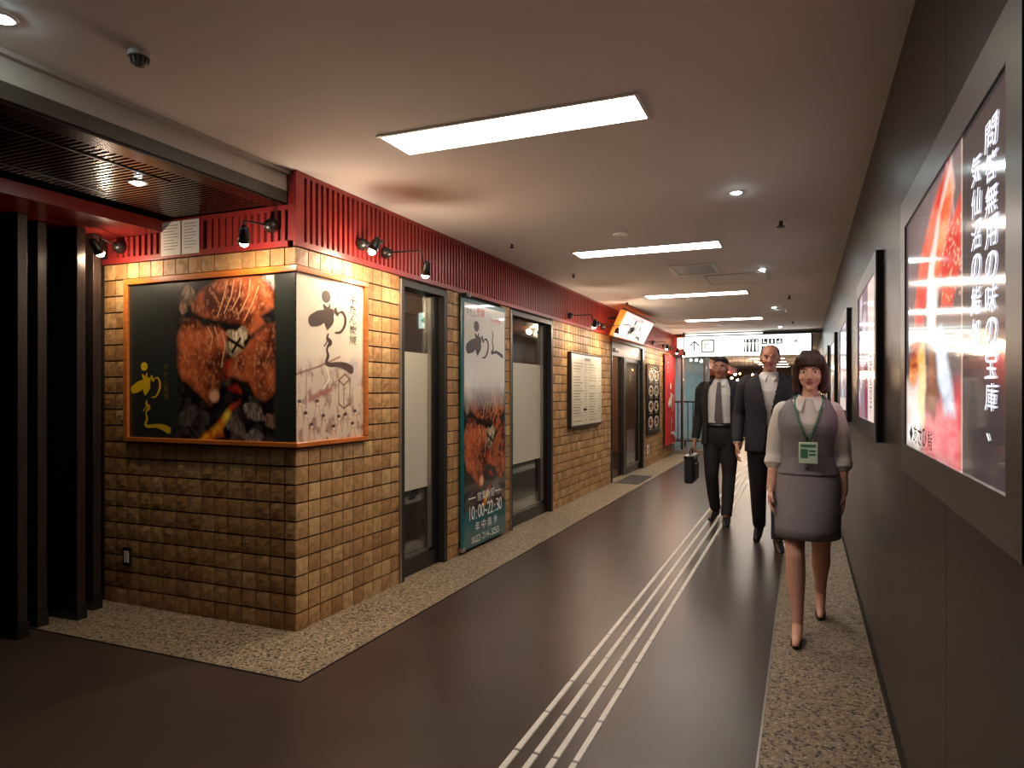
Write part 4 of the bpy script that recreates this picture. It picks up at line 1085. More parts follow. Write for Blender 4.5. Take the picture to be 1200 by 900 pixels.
# ------------------------------------------------------------------ hanging direction sign
hs = empty('direction_sign', (-1.1, 14.9, 2.1), 'long white backlit direction sign with pictograms hanging across the corridor end', 'sign')
DX0, DX1, DZ0, DZ1 = -2.32, .13, 2.085, 2.50
bx('sign_case', M['black'], hs, DX0 - .02, DX1 + .03, 14.905, 15.02, DZ0 - .008, DZ1 + .012)
fd_ = Frame((0, 14.9, 0), (1, 0, 0), (0, -1, 0))
bx('lit_face', M['sign_white'], hs, DX0, DX1, 14.898, 14.905, DZ0, DZ1)
for xx_ in (DX0 - .03, DX1 + .02): bx('hanger', M['black'], hs, xx_, xx_ + .03, 14.93, 14.98, DZ1 + .012, ZC - .001)
bx('top_glow_strip', M['sign_white'], hs, DX0 + .02, DX1 - .9, 14.915, 15.0, DZ1 + .03, DZ1 + .055)
mk = mat('pictogram grey', S(70, 72, 74), .4); mb = MB(); Q = .0035
fd_.quadbox(mb, -2.125, -2.10, 2.19, 2.38, Q - .001, Q)
mb.add([fd_.p(-2.112, 2.42, Q), fd_.p(-2.215, 2.32, Q), fd_.p(-2.20, 2.295, Q), fd_.p(-2.112, 2.385, Q)], [(0, 1, 2, 3)])
mb.add([fd_.p(-2.112, 2.42, Q), fd_.p(-2.112, 2.385, Q), fd_.p(-2.025, 2.295, Q), fd_.p(-2.01, 2.32, Q)], [(0, 1, 2, 3)])
mb.build('arrow', mk, hs)
def ring_box(mb, a0, a1, b0, b1, t):
    fd_.quadbox(mb, a0, a1, b0, b0 + t, Q - .001, Q); fd_.quadbox(mb, a0, a1, b1 - t, b1, Q - .001, Q); fd_.quadbox(mb, a0, a0 + t, b0 + t, b1 - t, Q - .001, Q); fd_.quadbox(mb, a1 - t, a1, b0 + t, b1 - t, Q - .001, Q)
mb = MB(); ring_box(mb, -1.97, -1.71, 2.165, 2.43, .028)
fd_.quadbox(mb, -1.90, -1.80, 2.33, 2.35, Q - .001, Q); fd_.quadbox(mb, -1.90, -1.885, 2.22, 2.33, Q - .001, Q); fd_.quadbox(mb, -1.86, -1.80, 2.26, 2.28, Q - .001, Q)
mb.build('ticket_pictogram', mk, hs)
mb = MB(); fd_.quadbox(mb, -1.125, -.845, 2.155, 2.42, Q - .001, Q)
for a0 in (-.79, -.65, -.51): fd_.quadbox(mb, a0, a0 + .115, 2.31, 2.42, Q - .001, Q)
fd_.quadbox(mb, -.79, -.675, 2.16, 2.27, Q - .001, Q)
mb.build('pictogram_tiles', mk, hs)
mb = MB()
def disc(cx, cz, rr, d): mb.add([fd_.p(cx + rr * math.cos(t), cz + rr * math.sin(t), d) for t in [2 * math.pi * i / 12 for i in range(12)]], [tuple(range(12))])
for i in range(4):
    cx = -1.09 + i * .07
    disc(cx, 2.385, .016, Q + .001)
    mb.add([fd_.p(cx - .026, 2.355, Q + .001), fd_.p(cx + .026, 2.355, Q + .001), fd_.p(cx + .012, 2.17, Q + .001), fd_.p(cx - .012, 2.17, Q + .001)], [(3, 2, 1, 0)])
disc(-.745, 2.40, .010, Q + .001); fd_.quadbox(mb, -.76, -.745, 2.335, 2.385, Q, Q + .001); fd_.quadbox(mb, -.745, -.70, 2.335, 2.35, Q, Q + .001)
disc(-.59, 2.40, .012, Q + .001); fd_.quadbox(mb, -.605, -.575, 2.325, 2.385, Q, Q + .001)
fd_.quadbox(mb, -.49, -.42, 2.335, 2.36, Q, Q + .001); disc(-.44, 2.385, .014, Q + .001)
fd_.quadbox(mb, -.77, -.70, 2.19, 2.22, Q, Q + .001)
mb.build('white_figures', M['sign_white'], hs)
mb = MB(); line_text(mb, fd_, 'Toilets', -.25, 2.33, .22, .06, Q); line_text(mb, fd_, '化粧室', -.02, 2.30, .10, .09, Q); mb.build('lettering', mat('pale grey lettering', S(170, 176, 176), .4), hs)

# ------------------------------------------------------------------ corridor end: glazed screen, passage beyond
w3 = struct('window_3', MB().box(-2.40, -1.98, 15.31, 15.316, .10, 2.08).box(-2.60, -2.44, 15.31, 15.316, .10, 2.08), M['glass'])
for x0 in (-2.622, -2.455, -1.98): MB().box(x0, x0 + (.045 if x0 > -2.6 else .02), 15.28, 15.34, .003, 2.2).build('post', M['black'], w3)
MB().box(-2.405, -2.395, 15.27, 15.28, .10, 2.15).build('metal_strip', M['silver'], w3)
MB().box(-2.62, -1.94, 15.26, 15.35, .003, .10).build('sill', M['silver'], w3)
MB().box(-2.62, -1.94, 15.28, 15.34, 2.08, 2.2).build('head_rail', M['black'], w3)
MB().tube([(-1.90, 15.22, 2.2), (-1.90, 15.22, 1.4)], .012, 10).build('pull_handle', M['silver'], w3, smooth=True)
struct('wall_beyond', MB().box(-6.5, -6.4, YE + .1, YFAR, 0, 2.6).box(-6.4, -2.5, 20.5, 20.6, 0, 2.6), M['blue_wall'])
struct('ceiling_beyond', MB().box(-6.5, -2.68, YE + .08, YFAR, ZC, ZC + .1), M['ceiling'])
struct('trim_3', MB().box(-2.62, XR - .01, YE + .02, YE + .10, ZC - .05, ZC), M['olive'])
rl = empty('railing', (-2.6, 17.5, 0), 'dark metal railing behind the glass screen at the corridor end', 'railing')
bx('top_rail', M['black'], rl, -3.4, -2.0, 17.48, 17.53, 1.08, 1.12); bx('bottom_rail', M['black'], rl, -3.4, -2.0, 17.49, 17.52, .12, .15)
for i in range(12): bx('baluster', M['black'], rl, -3.38 + i * .122, -3.36 + i * .122, 17.49, 17.515, .15, 1.08)
for i in range(3): bx('foot', M['black'], rl, -3.38 + i * .66, -3.34 + i * .66, 17.48, 17.53, 0, .12)
ld = bpy.data.lights.new('cool_light', 'AREA'); ld.energy = 90; ld.size = 1.2; ld.color = (.8, .95, 1)
lf_ = empty('ceiling_light', (-4.0, 18.5, ZC), 'cool lit panel in the ceiling behind the glass screen', 'ceiling light')
bx('diffuser', mat('cool diffuser', (1, 1, 1), .5, emit=(.8, .95, 1), es=4), lf_, -4.6, -3.4, 18.35, 18.65, ZC - .012, ZC - .001)
lo = bpy.data.objects.new('cool_light', ld); C.objects.link(lo); lo.parent = lf_; lo.location = (0, 0, -.03)
r = random.Random(3)
for i in range(22):
    yy_ = 20 + r.random() * 14; xx_ = -2.62 + r.random() * .9 if i < 16 else -.1 + r.random() * .35
    zz_ = 1.55 + r.random() * .65
    s_ = .02 + r.random() * .035
    e = empty('pendant_lamp', (xx_, yy_, zz_), 'tiny warm pendant lamp far down the passage', 'lamp', 'pendant lamps far down the passage')
    MB().ell((xx_, yy_, zz_), (s_, s_, s_), nu=10, nv=8).build('bulb', M['bulb'] if i % 3 else mat('orange bulb', (1, 1, 1), .5, emit=(1, .42, .12), es=30), e, smooth=True)
    MB().tube([(xx_, yy_, zz_ + s_), (xx_, yy_, ZC)], .004, 5).build('cord', M['black'], e)
kk = empty('far_stall', (-3.4, 23, 0), 'dark wooden stall front with glowing window far down the passage', 'stall')
bx('counter', M['dark_wood'], kk, -4.3, -2.9, 21.5, 33, 0, 1.0); bx('canopy', M['red'], kk, -4.3, -2.8, 21.5, 33, 2.1, 2.4)
bx('lit_window', mat('glowing shop window', (1, 1, 1), .5, emit=(1.0, .6, .3), es=1.6), kk, -4.3, -4.2, 21.5, 33, 1.0, 2.1)
# ---PEOPLE---
# ------------------------------------------------------------------ people
SKIN = mat('skin', S(222, 170, 146), .5, noise=(S(216, 162, 138), 20))
SKIN2 = mat('tanned skin', S(188, 132, 104), .5, noise=(S(178, 122, 96), 20))
LIP = mat('lips', S(170, 84, 80), .45)
EYEW = mat('eye white', S(232, 228, 222), .3); IRIS = mat('dark iris', S(28, 18, 14), .2)
HAIRB = mat('brown hair', S(74, 42, 30), .45, noise=(S(50, 28, 20), 40), stretch=(8, 8, 1), bump=.4, bscale=60)
HAIRK = mat('black hair', S(30, 26, 25), .5, noise=(S(44, 38, 36), 40), bump=.4, bscale=60)
CREAM = mat('off white blouse', S(214, 206, 196), .8, bump=.15, bscale=30)
GREYV = mat('grey uniform cloth', S(132, 124, 128), .8, noise=(S(122, 116, 120), 60), bump=.15, bscale=40)
SUIT = mat('black suit cloth', S(32, 29, 30), .8, bump=.15, bscale=40)
SUIT2 = mat('dark navy suit cloth', S(36, 34, 40), .8, bump=.15, bscale=40)
TIE = mat('grey tie', S(96, 88, 90), .5)
LEATHER = mat('black leather', S(20, 18, 18), .35)
LANY = mat('green lanyard', S(58, 116, 84), .6)
BADGE = mat('pale green badge card', S(196, 214, 190), .35)
NYLON = mat('black nylon', S(24, 23, 24), .55, bump=.3, bscale=90)

def blob(name, mb, m, parent, voxel, it=6):
    """fuse overlapping shapes into one continuous skin"""
    o = mb.build(name, m, parent)
    md = o.modifiers.new('remesh', 'REMESH'); md.mode = 'VOXEL'; md.voxel_size = voxel; md.use_smooth_shade = True
    sm = o.modifiers.new('smooth', 'SMOOTH'); sm.factor = .5; sm.iterations = it
    dg = bpy.context.evaluated_depsgraph_get(); me = bpy.data.meshes.new_from_object(o.evaluated_get(dg))
    o.modifiers.clear(); old = o.data; o.data = me; me.name = name; bpy.data.meshes.remove(old)
    me.polygons.foreach_set('use_smooth', [True] * len(me.polygons)); 
    if not me.materials: me.materials.append(m)
    return o

def chain(mb, pts, rs, n=14): mb.tube(pts, rs, n, caps='round')

def hand(mb, wrist, down, thumb, inward, s=1.0, curl=.5):
    """palm, four unequal bent fingers and a thumb; down = along the hand, thumb = towards the thumb side, inward = palm normal"""
    W = Vector(wrist); D = Vector(down).normalized(); T = Vector(thumb); T = (T - D * T.dot(D)).normalized(); I = D.cross(T).normalized()
    if I.dot(Vector(inward)) < 0: I = -I
    kn = []
    for i, (off, ln) in enumerate(((.030, .082), (.010, .088), (-.010, .084), (-.029, .076))):
        k = W + D * ln * s + T * off * s; kn.append(k)
        chain(mb, [W + T * off * .55 * s, W + D * ln * .5 * s + T * off * .9 * s, k], [.015 * s, .0155 * s, .0115 * s], 10)
    for i, (k, ln) in enumerate(zip(kn, (.072, .080, .075, .060))):
        sp = T * ((1.5 - i) * .012 * s)
        a = k + (D * math.cos(curl * .5) + I * math.sin(curl * .5)) * ln * .48 * s + sp * .5
        b = a + (D * math.cos(curl * 1.3) + I * math.sin(curl * 1.3)) * ln * .30 * s + sp * .3
        c = b + (D * math.cos(curl * 2.1) + I * math.sin(curl * 2.1)) * ln * .24 * s
        chain(mb, [k, a, b, c], [.0095 * s, .0085 * s, .0078 * s, .0068 * s], 8)
    t0 = W + D * .022 * s + T * .024 * s
    t1 = t0 + (D * .7 + T * .6 + I * .25).normalized() * .042 * s; t2 = t1 + (D * .92 + T * .2 + I * .3).normalized() * .028 * s; t3 = t2 + D * .02 * s + I * .006 * s
    chain(mb, [t0 - T * .01 * s, t1, t2, t3], [.0135 * s, .0115 * s, .0100 * s, .0080 * s], 9)

def head(mb, c, s=1.0, male=False):
    """c = centre of the head at eye height"""
    x, y, z = c
    f = lambda a, b, d: (x + a * s, y + b * s, z + d * s)
    mb.ell(f(0, .020, .028), (.073 * s, .090 * s, .082 * s), nu=20, nv=14)
    mb.ell(f(0, -.022, -.020), (.062 * s, .066 * s, .080 * s), nu=20, nv=14)
    mb.ell(f(0, -.030, -.072), ((.045 if male else .036) * s, .048 * s, .036 * s))
    mb.ell(f(0, -.062, -.092), (.021 * s, .020 * s, .017 * s))
    chain(mb, [f(0, -.086, .008), f(0, -.098, -.018), f(0, -.106, -.032)], [.007 * s, .009 * s, .0115 * s], 8)
    for q in (-1, 1):
        mb.ell(f(q * .012, -.096, -.036), (.008 * s, .009 * s, .007 * s), nu=8, nv=6)
        mb.ell(f(q * .076, .012, -.008), (.010 * s, .020 * s, .031 * s), nu=10, nv=8)
        mb.ell(f(q * .040, -.062, -.028), (.022 * s, .020 * s, .022 * s), nu=10, nv=8)
        chain(mb, [f(q * .012, -.084, .020), f(q * .030, -.083, .024), f(q * .050, -.070, .018)], [.007 * s, .008 * s, .006 * s], 8)

def face_bits(body, c, s, hairm):
    x, y, z = c; f = lambda a, b, d: (x + a * s, y + b * s, z + d * s)
    for q in (-1, 1):
        e = MB().ell(f(q * .031, -.0775, .003), (.0120 * s, .0095 * s, .0062 * s), nu=12, nv=8).build('eye', EYEW, body, smooth=True)
        MB().ell(f(q * .031, -.0860, .003), (.0062 * s, .003 * s, .0062 * s), nu=10, nv=6).build('iris', IRIS, e, smooth=True)
        MB().tube([f(q * .014, -.0905, .019), f(q * .031, -.0905, .025), f(q * .050, -.0765, .019)], [.0025 * s, .0036 * s, .002 * s], 6).build('eyebrow', hairm, body, smooth=True)
    m_ = MB(); chain(m_, [f(-.022, -.0845, -.060), f(-.008, -.0930, -.0575), f(.008, -.0930, -.0575), f(.022, -.0845, -.060)], [.0025 * s, .0045 * s, .0045 * s, .0025 * s], 8)
    chain(m_, [f(-.018, -.0855, -.063), f(0, -.0925, -.0665), f(.018, -.0855, -.063)], [.0025 * s, .005 * s, .0025 * s], 8)
    m_.build('lips', LIP, body, smooth=True)

def place(body, kids, x, y, rz):
    body.location = (x, y, 0.0035); body.rotation_euler = (0, 0, rz)

# ---- woman in grey vest and skirt, walking towards the camera
def make_woman():
    mb = MB(); hc = (.015, -.03, 1.452)
    head(mb, hc, .93)
    chain(mb, [(.012, -.005, 1.25), (.012, -.012, 1.33), (.014, -.018, 1.38)], [.060, .043, .042])
    mb.loft([(.80, 0, .0, .135, .10), (.88, 0, .0, .150, .112), (.97, 0, 0, .110, .088), (1.08, 0, -.005, .128, .098), (1.17, 0, -.012, .138, .108), (1.24, 0, 0, .140, .086), (1.285, .004, .002, .100, .062), (1.31, .006, .002, .050, .050)], 28)
    # legs: viewer's left one forward, the other pushing off behind
    chain(mb, [(-.075, .0, .84), (-.070, -.09, .64), (-.055, -.145, .45)], [.084, .064, .048])
    chain(mb, [(-.055, -.145, .45), (-.053, -.145, .33), (-.045, -.165, .20), (-.042, -.175, .105)], [.050, .051, .036, .031])
    chain(mb, [(-.042, -.165, .075), (-.042, -.22, .055), (-.042, -.29, .028), (-.042, -.335, .024)], [.030, .028, .026, .018])
    chain(mb, [(.075, .0, .84), (.074, .03, .64), (.066, .09, .46)], [.088, .070, .050])
    chain(mb, [(.066, .09, .46), (.064, .16, .36), (.060, .25, .25), (.058, .315, .165)], [.050, .052, .037, .031])
    chain(mb, [(.058, .325, .14), (.058, .30, .09), (.058, .265, .042), (.058, .225, .024)], [.030, .027, .026, .018])
    # arms
    A = {-1: [(-.142, .0, 1.232), (-.172, .02, 1.00), (-.190, -.045, .80)], 1: [(.142, .0, 1.232), (.172, .035, 1.00), (.180, .0, .79)]}
    for q, (s_, e_, w_) in A.items():
        chain(mb, [s_, e_, w_], [.038, .036, .026])
        d = (Vector(w_) - Vector(e_)).normalized()
        hand(mb, Vector(w_) + d * .01, (d.x * .4, d.y - .05, d.z), (0, -1, 0), (-q, 0, 0), .86, .45)
    body = blob('person', mb, SKIN, None, .0048, 5)
    tag(body, 'woman with a brown bob in grey vest, skirt and green lanyard by the dark wall', 'person')
    face_bits(body, hc, .93, HAIRB)
    x, y, z = hc
    h = MB(); h.ell((x, y + .030, z + .042), (.083, .098, .080)); h.ell((x, y + .062, z - .02), (.080, .062, .098))
    for q in (-1, 1): chain(h, [(x + q * .052, y - .050, z + .078), (x + q * .074, y - .020, z + .02), (x + q * .074, y - .010, z - .05), (x + q * .060, y - .012, z - .098)], [.022, .022, .024, .012]); chain(h, [(x + q * .066, y + .03, z + .02), (x + q * .070, y + .035, z - .09)], [.032, .028])
    for i in range(7):
        a = (i - 3) * .0155; chain(h, [(x + a * .7, y - .035, z + .108), (x + a, y - .076, z + .078), (x + a * 1.15, y - .088 + abs(a) * .25, z + .040)], [.018, .0145, .006], 8)
    blob('hair', h, HAIRB, body, .005, 3)
    b = MB(); b.loft([(.93, 0, 0, .118, .094), (1.08, 0, -.005, .127, .102), (1.17, 0, -.012, .144, .114), (1.235, 0, 0, .150, .094), (1.285, .004, .002, .110, .070), (1.318, .008, .0, .062, .058)], 28)
    for q, (s_, e_, w_) in A.items():
        s0, e0, w0 = Vector(s_), Vector(e_), Vector(w_); cuff = e0.lerp(w0, .30)
        chain(b, [s0 + Vector((-q * .02, 0, .0)), s0.lerp(e0, .45), e0, cuff], [.062, .058, .053, .049]); b.tube([e0.lerp(w0, .18), cuff + (w0 - e0).normalized() * .012], [.055, .056], 18)
    blouse = blob('blouse', b, CREAM, body, .006, 4)
    for q in (-1, 1):
        MB().add([(q * .020 + .01, -.064, 1.312), (q * .056 + .01, -.020, 1.330), (q * .078 + .01, -.080, 1.275), (q * .040 + .01, -.112, 1.245), (q * .020 + .01, -.070, 1.302), (q * .056 + .01, -.026, 1.320), (q * .078 + .01, -.086, 1.265), (q * .040 + .01, -.118, 1.235)],
                 [(0, 1, 2, 3), (7, 6, 5, 4), (0, 4, 5, 1), (1, 5, 6, 2), (2, 6, 7, 3), (3, 7, 4, 0)]).build('collar', CREAM, blouse)
    def keep(px, py, pz): return not (py < -.01 and pz > 1.10 and abs(px - .006) < (pz - 1.10) * .42 + .004)
    v = MB().loft([(.885, 0, .0, .158, .122), (.93, 0, 0, .143, .112), (.985, 0, 0, .126, .102), (1.03, 0, -.002, .128, .105), (1.08, 0, -.006, .136, .111), (1.12, 0, -.010, .147, .119), (1.16, 0, -.012, .151, .123), (1.20, 0, -.008, .154, .112), (1.235, 0, 0, .155, .102), (1.262, .002, .002, .140, .088), (1.290, .004, .003, .108, .076), (1.312, .006, .003, .078, .066)], 150, keep=keep, closed=False, sub=4)
    o = v.build('vest', GREYV, body, smooth=True); md = o.modifiers.new('solid', 'SOLIDIFY'); md.thickness = .007; md.offset = 1
    for i in range(4): MB().ell((.004, -.128 + (.010 if i > 2 else 0), 1.085 - i * .052), (.007, .005, .007), nu=10, nv=6).build('button', SUIT, o, smooth=True)
    s = MB().loft([(.985, 0, 0, .125, .100), (.93, 0, .0, .141, .110), (.86, 0, .0, .163, .124), (.78, 0, -.010, .168, .145), (.68, 0, -.02, .168, .168), (.60, 0, -.026, .165, .186), (.545, 0, -.028, .165, .190)], 48, power=2.2, closed=False)
    o = s.build('skirt', GREYV, body, smooth=True); md = o.modifiers.new('solid', 'SOLIDIFY'); md.thickness = .006; md.offset = -1
    l = MB(); 
    for q in (-1, 1): l.tube([(.008 + q * .062, .035, 1.325), (.008 + q * .072, -.015, 1.322), (.008 + q * .070, -.085, 1.272), (.008 + q * .048, -.136, 1.19), (.010 + q * .006, -.148, 1.075)], .0055, 8)
    l.tube([(.008 - .062, .035, 1.325), (.008, .062, 1.328), (.008 + .062, .035, 1.325)], .0055, 8)
    l.build('lanyard', LANY, body, smooth=True)
    bd = bx('badge_holder', BADGE, body, -.038, .058, -.158, -.150, .955, 1.072, bevel=.004); mm = MB()
    for a0, a1, z0, z1 in ((-.028, .048, 1.045, 1.06), (-.028, .008, .985, 1.035), (.014, .048, 1.02, 1.03), (.014, .048, 1.0, 1.01)): mm.box(a0, a1, -.1595, -.1582, z0, z1)
    mm.build('badge_print', LANY, bd)
    for (p0, p1, heelz, nm) in (((-.042, -.345, .0), (-.042, -.135, .055), .0, 0), ((.058, .215, .0), (.058, .345, .115), .05, 1)):
        sh = MB(); P0, P1 = Vector(p0), Vector(p1); md_ = P0.lerp(P1, .42); md_.z = .018 + heelz * .3
        sh.tube([P0 + Vector((0, .004, .013)), P0 + Vector((0, .03, .017)), P0 + Vector((0, .075, .022 + heelz * .1))], [.014, .027, .032], 14, caps='round')
        sh.tube([P0 + Vector((0, .06, .016)), md_, P1 + Vector((0, -.02, -.008)), P1 + Vector((0, .018, -.006))], [.030, .022, .024, .027], 14, caps='round')
        sh.tube([P1 + Vector((0, .014, -.012)), P1 + Vector((0, .022, -.052 if not nm else -.050))], [.015, .006], 10)
        blob('shoe', sh, LEATHER, body, .004, 2)
    return body
wmn = make_woman(); place(wmn, 0, .020, 4.26, math.radians(-3))

# ---- men
def make_man(label, stature, hairline, suit, hands_at, knees, feet, jopen, tie, hcx=0.0, hyaw=0):
    k = stature / 1.72; mb = MB(); Z = lambda v: v * k
    hc = (hcx, -.03 * k, Z(1.605)); head(mb, hc, 1.02 * k, True)
    chain(mb, [(hcx * .3, .0, Z(1.40)), (hcx * .7, -.008, Z(1.47)), (hcx, -.015, Z(1.53))], [.07 * k, .056 * k, .055 * k])
    mb.loft([(Z(.84), 0, 0, .150 * k, .115 * k), (Z(.94), 0, 0, .158 * k, .120 * k), (Z(1.05), 0, 0, .150 * k, .112 * k), (Z(1.2), 0, -.005, .168 * k, .120 * k), (Z(1.32), 0, 0, .178 * k, .118 * k), (Z(1.40), 0, 0, .165 * k, .09 * k), (Z(1.45), 0, 0, .09 * k, .06 * k)], 28)
    legs = {}
    for q in (-1, 1):
        kn, ft_ = knees[q], feet[q]
        hip = (q * .088 * k, 0, Z(.88)); legs[q] = (hip, kn, ft_)
        chain(mb, [hip, kn, (ft_[0], ft_[1], ft_[2] + .09)], [.085 * k, .056 * k, .036 * k])
        fd2 = Vector((q * .02, -.17, -.055 - ft_[2] * .6)); P0 = Vector((ft_[0], ft_[1] + .03, ft_[2] + .045))
        chain(mb, [P0, P0 + fd2 * .5, P0 + fd2], [.034, .032, .024])
        s_, e_, w_ = hands_at[q]
        chain(mb, [s_, e_, w_], [.052 * k, .042 * k, .030 * k])
        d = (Vector(w_) - Vector(e_)).normalized(); hand(mb, Vector(w_) + d * .012, (d.x, d.y, d.z), (0, -1, 0), (-q, 0, 0), k, 1.15 if (q == -1 and tie) else .5)
    body = blob('person', mb, SKIN2, None, .0058, 5); tag(body, label, 'person')
    face_bits(body, hc, 1.02 * k, HAIRK)
    x, y, z = hc; h = MB()
    if hairline == 'full':
        h.ell((x, y + .030, z + .050), (.082 * k, .096 * k, .070 * k)); h.ell((x, y + .060, z + .0), (.076 * k, .062 * k, .080 * k))
        for i in range(6): a = (i - 2.5) * .02; chain(h, [(x + a, y - .05, z + .095), (x + a * 1.1, y - .068, z + .080)], [.016, .008], 8)
    else:
        h.ell((x, y + .044, z + .046), (.080 * k, .084 * k, .071 * k)); h.ell((x, y + .060, z - .01), (.076 * k, .062 * k, .070 * k))
        for q in (-1, 1): chain(h, [(x + q * .067, y - .01, z + .05), (x + q * .074, y + .012, z + .01)], [.014, .012], 8)
    blob('hair', h, HAIRK, body, .006, 2)
    # shirt
    b = MB(); b.loft([(Z(.98), 0, 0, .160 * k, .124 * k), (Z(1.05), 0, 0, .157 * k, .120 * k), (Z(1.2), 0, -.005, .175 * k, .128 * k), (Z(1.32), 0, 0, .182 * k, .124 * k), (Z(1.40), 0, 0, .165 * k, .095 * k), (Z(1.45), 0, 0, .10 * k, .07 * k), (Z(1.485), hcx * .7, 0, .066 * k, .066 * k)], 28)
    sh = blob('shirt', b, mat('white shirt', S(214, 208, 200), .75), body, .007, 3)
    for q in (-1, 1):
        MB().add([(q * .012, -.066, Z(1.468)), (q * .052, -.03, Z(1.490)), (q * .064, -.080, Z(1.440)), (q * .032, -.104, Z(1.415)), (q * .012, -.074, Z(1.458)), (q * .052, -.038, Z(1.480)), (q * .064, -.088, Z(1.430)), (q * .032, -.112, Z(1.405))],
                 [(0, 1, 2, 3), (7, 6, 5, 4), (0, 4, 5, 1), (1, 5, 6, 2), (2, 6, 7, 3), (3, 7, 4, 0)]).build('collar', mat('white collar', S(222, 216, 210), .75), sh)
    if tie:
        t = MB(); yy = -.132 * k
        prof = [(Z(1.452), .022, -.100), (Z(1.425), .014, -.118), (Z(1.32), .026, yy), (Z(1.15), .036, yy - .004), (Z(1.05), .042, yy + .002), (Z(1.01), .004, yy + .006)]
        vs = []
        for zz, w_, y_ in prof: vs += [(-w_, y_, zz), (w_, y_, zz), (w_, y_ - .008, zz), (-w_, y_ - .008, zz)]
        fs = [(4 * i + a, 4 * i + (a + 1) % 4, 4 * i + 4 + (a + 1) % 4, 4 * i + 4 + a) for i in range(5) for a in range(4)] + [(0, 1, 2, 3), (23, 22, 21, 20)]
        t.add(vs, fs).build('necktie', TIE, body)
    # jacket: open-fronted shell plus sleeves
    def keep(px, py, pz):
        return not (py < 0 and abs(px) < jopen(pz / k) * k)
    j = MB().loft([(Z(.80), 0, .004, .190 * k, .142 * k), (Z(.86), 0, .004, .188 * k, .142 * k), (Z(.92), 0, .002, .184 * k, .140 * k), (Z(1.0), 0, 0, .176 * k, .136 * k), (Z(1.06), 0, 0, .174 * k, .134 * k), (Z(1.13), 0, -.002, .180 * k, .137 * k), (Z(1.2), 0, -.004, .190 * k, .141 * k), (Z(1.27), 0, -.002, .198 * k, .140 * k), (Z(1.33), 0, 0, .202 * k, .136 * k), (Z(1.38), 0, 0, .198 * k, .124 * k), (Z(1.42), 0, 0, .176 * k, .104 * k), (Z(1.45), 0, .002, .128 * k, .088 * k), (Z(1.48), 0, .006, .084 * k, .078 * k)], 170, power=2.4, keep=keep, closed=False, sub=4)
    jk = j.build('jacket', suit, body, smooth=True); md = jk.modifiers.new('solid', 'SOLIDIFY'); md.thickness = .010; md.offset = 1
    for q in (-1, 1):
        s_, e_, w_ = [Vector(a) for a in hands_at[q]]
        sl_ = MB(); chain(sl_, [s_ + Vector((-q * .025, 0, .01)), s_ + Vector((0, 0, -.02)), s_.lerp(e_, .5), e_, w_.lerp(e_, .12)], [.068 * k, .072 * k, .064 * k, .056 * k, .046 * k])
        blob('sleeve', sl_, suit, jk, .008, 3)
        cf = MB().tube([w_.lerp(e_, .14), w_.lerp(e_, .0)], [.036 * k, .036 * k], 18); cf.build('shirt_cuff', mat('white cuff', S(220, 214, 206), .75), body, smooth=False)
        # lapels follow the opening
        L_ = []
        for zz in (1.46, 1.38, 1.28, 1.18, 1.10):
            o_ = jopen(zz) * k; fx = o_ + .004; fy = -.150 * k if zz < 1.36 else (-.132 * k if zz < 1.42 else -.098 * k)
            wd = .040 * k * (1 - abs(zz - 1.30) / .26)
            L_.append((fx, fy, zz, max(wd, .004)))
        vs = []
        for fx, fy, zz, wd in L_: vs += [(q * fx, fy, Z(zz)), (q * (fx + wd), fy + .006 + wd * .25, Z(zz)), (q * (fx + wd), fy + .012 + wd * .25, Z(zz)), (q * fx, fy + .008, Z(zz))]
        fs = [(4 * i + a, 4 * i + (a + 1) % 4, 4 * i + 4 + (a + 1) % 4, 4 * i + 4 + a) for i in range(4) for a in range(4)] + [(3, 2, 1, 0), (16, 17, 18, 19)]
        MB().add(vs, fs).build('lapel', suit, jk)
    t = MB(); t.loft([(Z(.74), 0, 0, .10 * k, .07 * k), (Z(.78), 0, 0, .140 * k, .100 * k), (Z(.83), 0, 0, .160 * k, .120 * k), (Z(.90), 0, 0, .168 * k, .130 * k), (Z(1.0), 0, 0, .162 * k, .128 * k), (Z(1.03), 0, 0, .160 * k, .126 * k)], 28)
    for q in (-1, 1):
        hip, kn, ft_ = legs[q]; chain(t, [hip, Vector(hip).lerp(Vector(kn), .5), kn], [.100 * k, .088 * k, .070 * k]); t.tube([kn, Vector(kn).lerp(Vector(ft_), .5), (ft_[0], ft_[1] + .01, ft_[2] + .075)], [.070 * k, .062 * k, .056 * k], 16)
    blob('trousers', t, suit, body, .008, 3)
    b_ = MB().loft([(Z(.985), 0, 0, .1655 * k, .1305 * k), (Z(1.02), 0, 0, .1640 * k, .1295 * k)], 40, power=2.3, closed=False); o = b_.build('belt', LEATHER, body, smooth=True); md = o.modifiers.new('solid', 'SOLIDIFY'); md.thickness = .005; md.offset = 1
    for q in (-1, 1):
        ft_ = feet[q]; s_ = MB(); fd2 = Vector((q * .02, -.185, -.052 - ft_[2] * .6)); P0 = Vector((ft_[0], ft_[1] + .035, ft_[2] + .048))
        chain(s_, [P0, P0 + fd2 * .5, P0 + fd2], [.042, .041, .031]); s_.box(P0.x - .034, P0.x + .034, P0.y - .03, P0.y + .034, ft_[2] + .002, ft_[2] + .04)
        blob('shoe', s_, LEATHER, body, .006, 2)
    return body
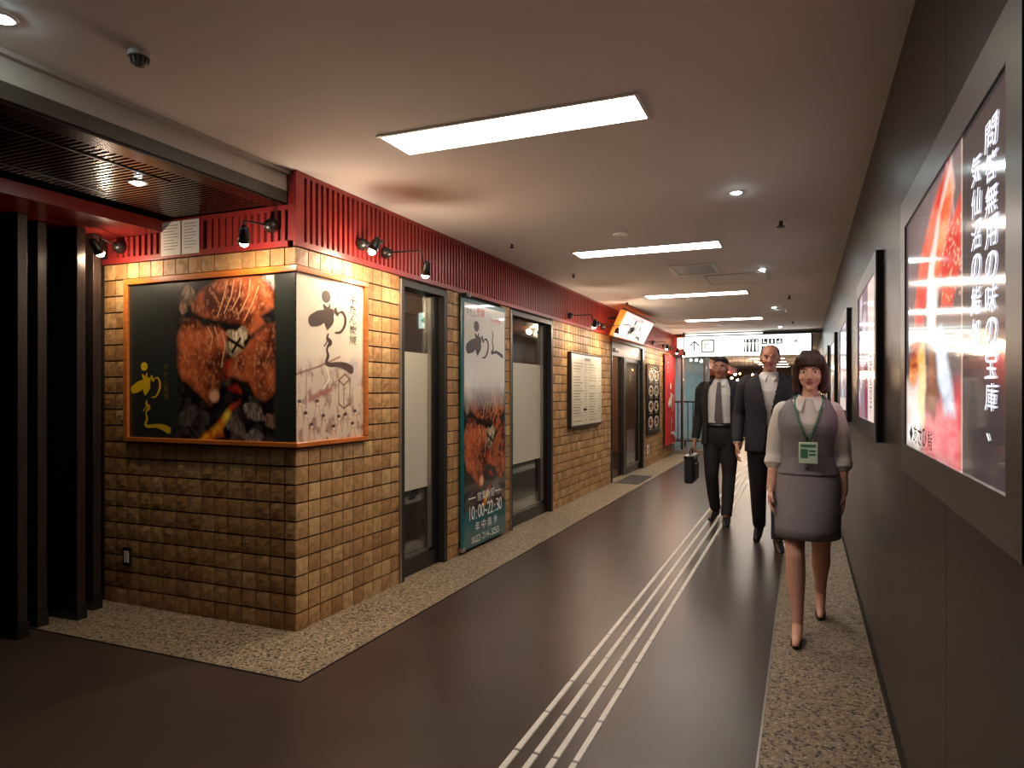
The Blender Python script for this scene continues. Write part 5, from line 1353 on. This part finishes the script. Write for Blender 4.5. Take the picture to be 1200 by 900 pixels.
v1 = lambda z: .115 if z < 1.40 else max(.03, .115 - (z - 1.40) * .5)
m1 = make_man('man in an open black suit with grey tie carrying a dark bag', 1.71, 'full', SUIT,
    {-1: [(-.195, 0, 1.38), (-.235, .045, 1.09), (-.262, -.01, .84)], 1: [(.195, 0, 1.38), (.240, .03, 1.11), (.225, -.10, .87)]},
    {-1: (-.085, -.05, .47), 1: (.085, -.02, .47)}, {-1: (-.075, .10, .03), 1: (.080, -.16, .0)}, v1, True)
place(m1, 0, -.80, 7.55, math.radians(-4)); m1.location.z = .005
v2 = lambda z: (.012 if z < 1.12 else .012 + (z - 1.12) * .22) if z > .98 else .012 + (.98 - z) * .18
m2 = make_man('man in a dark suit and open white collar with receding hair, behind the woman', 1.76, 'receding', SUIT2,
    {-1: [(-.20, 0, 1.42), (-.255, .02, 1.13), (-.262, -.09, .89)], 1: [(.20, 0, 1.42), (.245, .05, 1.14), (.250, .04, .88)]},
    {-1: (-.090, .03, .48), 1: (.085, -.10, .49)}, {-1: (-.085, .22, .05), 1: (.075, -.17, .0)}, v2, False, .01)
place(m2, 0, -.285, 6.55, math.radians(2))

# the bag held by the first man
bg = empty('briefcase', (-1.08, 7.52, .42), 'soft black briefcase hanging from the right hand of the man with the tie', 'bag')
body_ = MB()
bcx, bcy = -1.095, 7.49
body_.box(bcx - .045, bcx + .045, bcy - .19, bcy + .19, .40, .68)
o = body_.build('bag_body', NYLON, bg, bevel=.02)
bx('pocket', NYLON, bg, bcx + .045, bcx + .06, bcy - .15, bcy + .15, .43, .60, bevel=.006)
bx('flap', LEATHER, bg, bcx - .05, bcx + .05, bcy - .195, bcy + .195, .655, .69, bevel=.01)
MB().tube([(bcx, bcy - .08, .685), (bcx, bcy - .078, .73), (bcx, bcy - .04, .757), (bcx, bcy + .04, .757), (bcx, bcy + .078, .73), (bcx, bcy + .08, .685)], .008, 8).build('handle', LEATHER, bg, smooth=True)
bx('buckle', M['chrome'], bg, bcx - .02, bcx + .02, bcy - .199, bcy - .195, .66, .68)
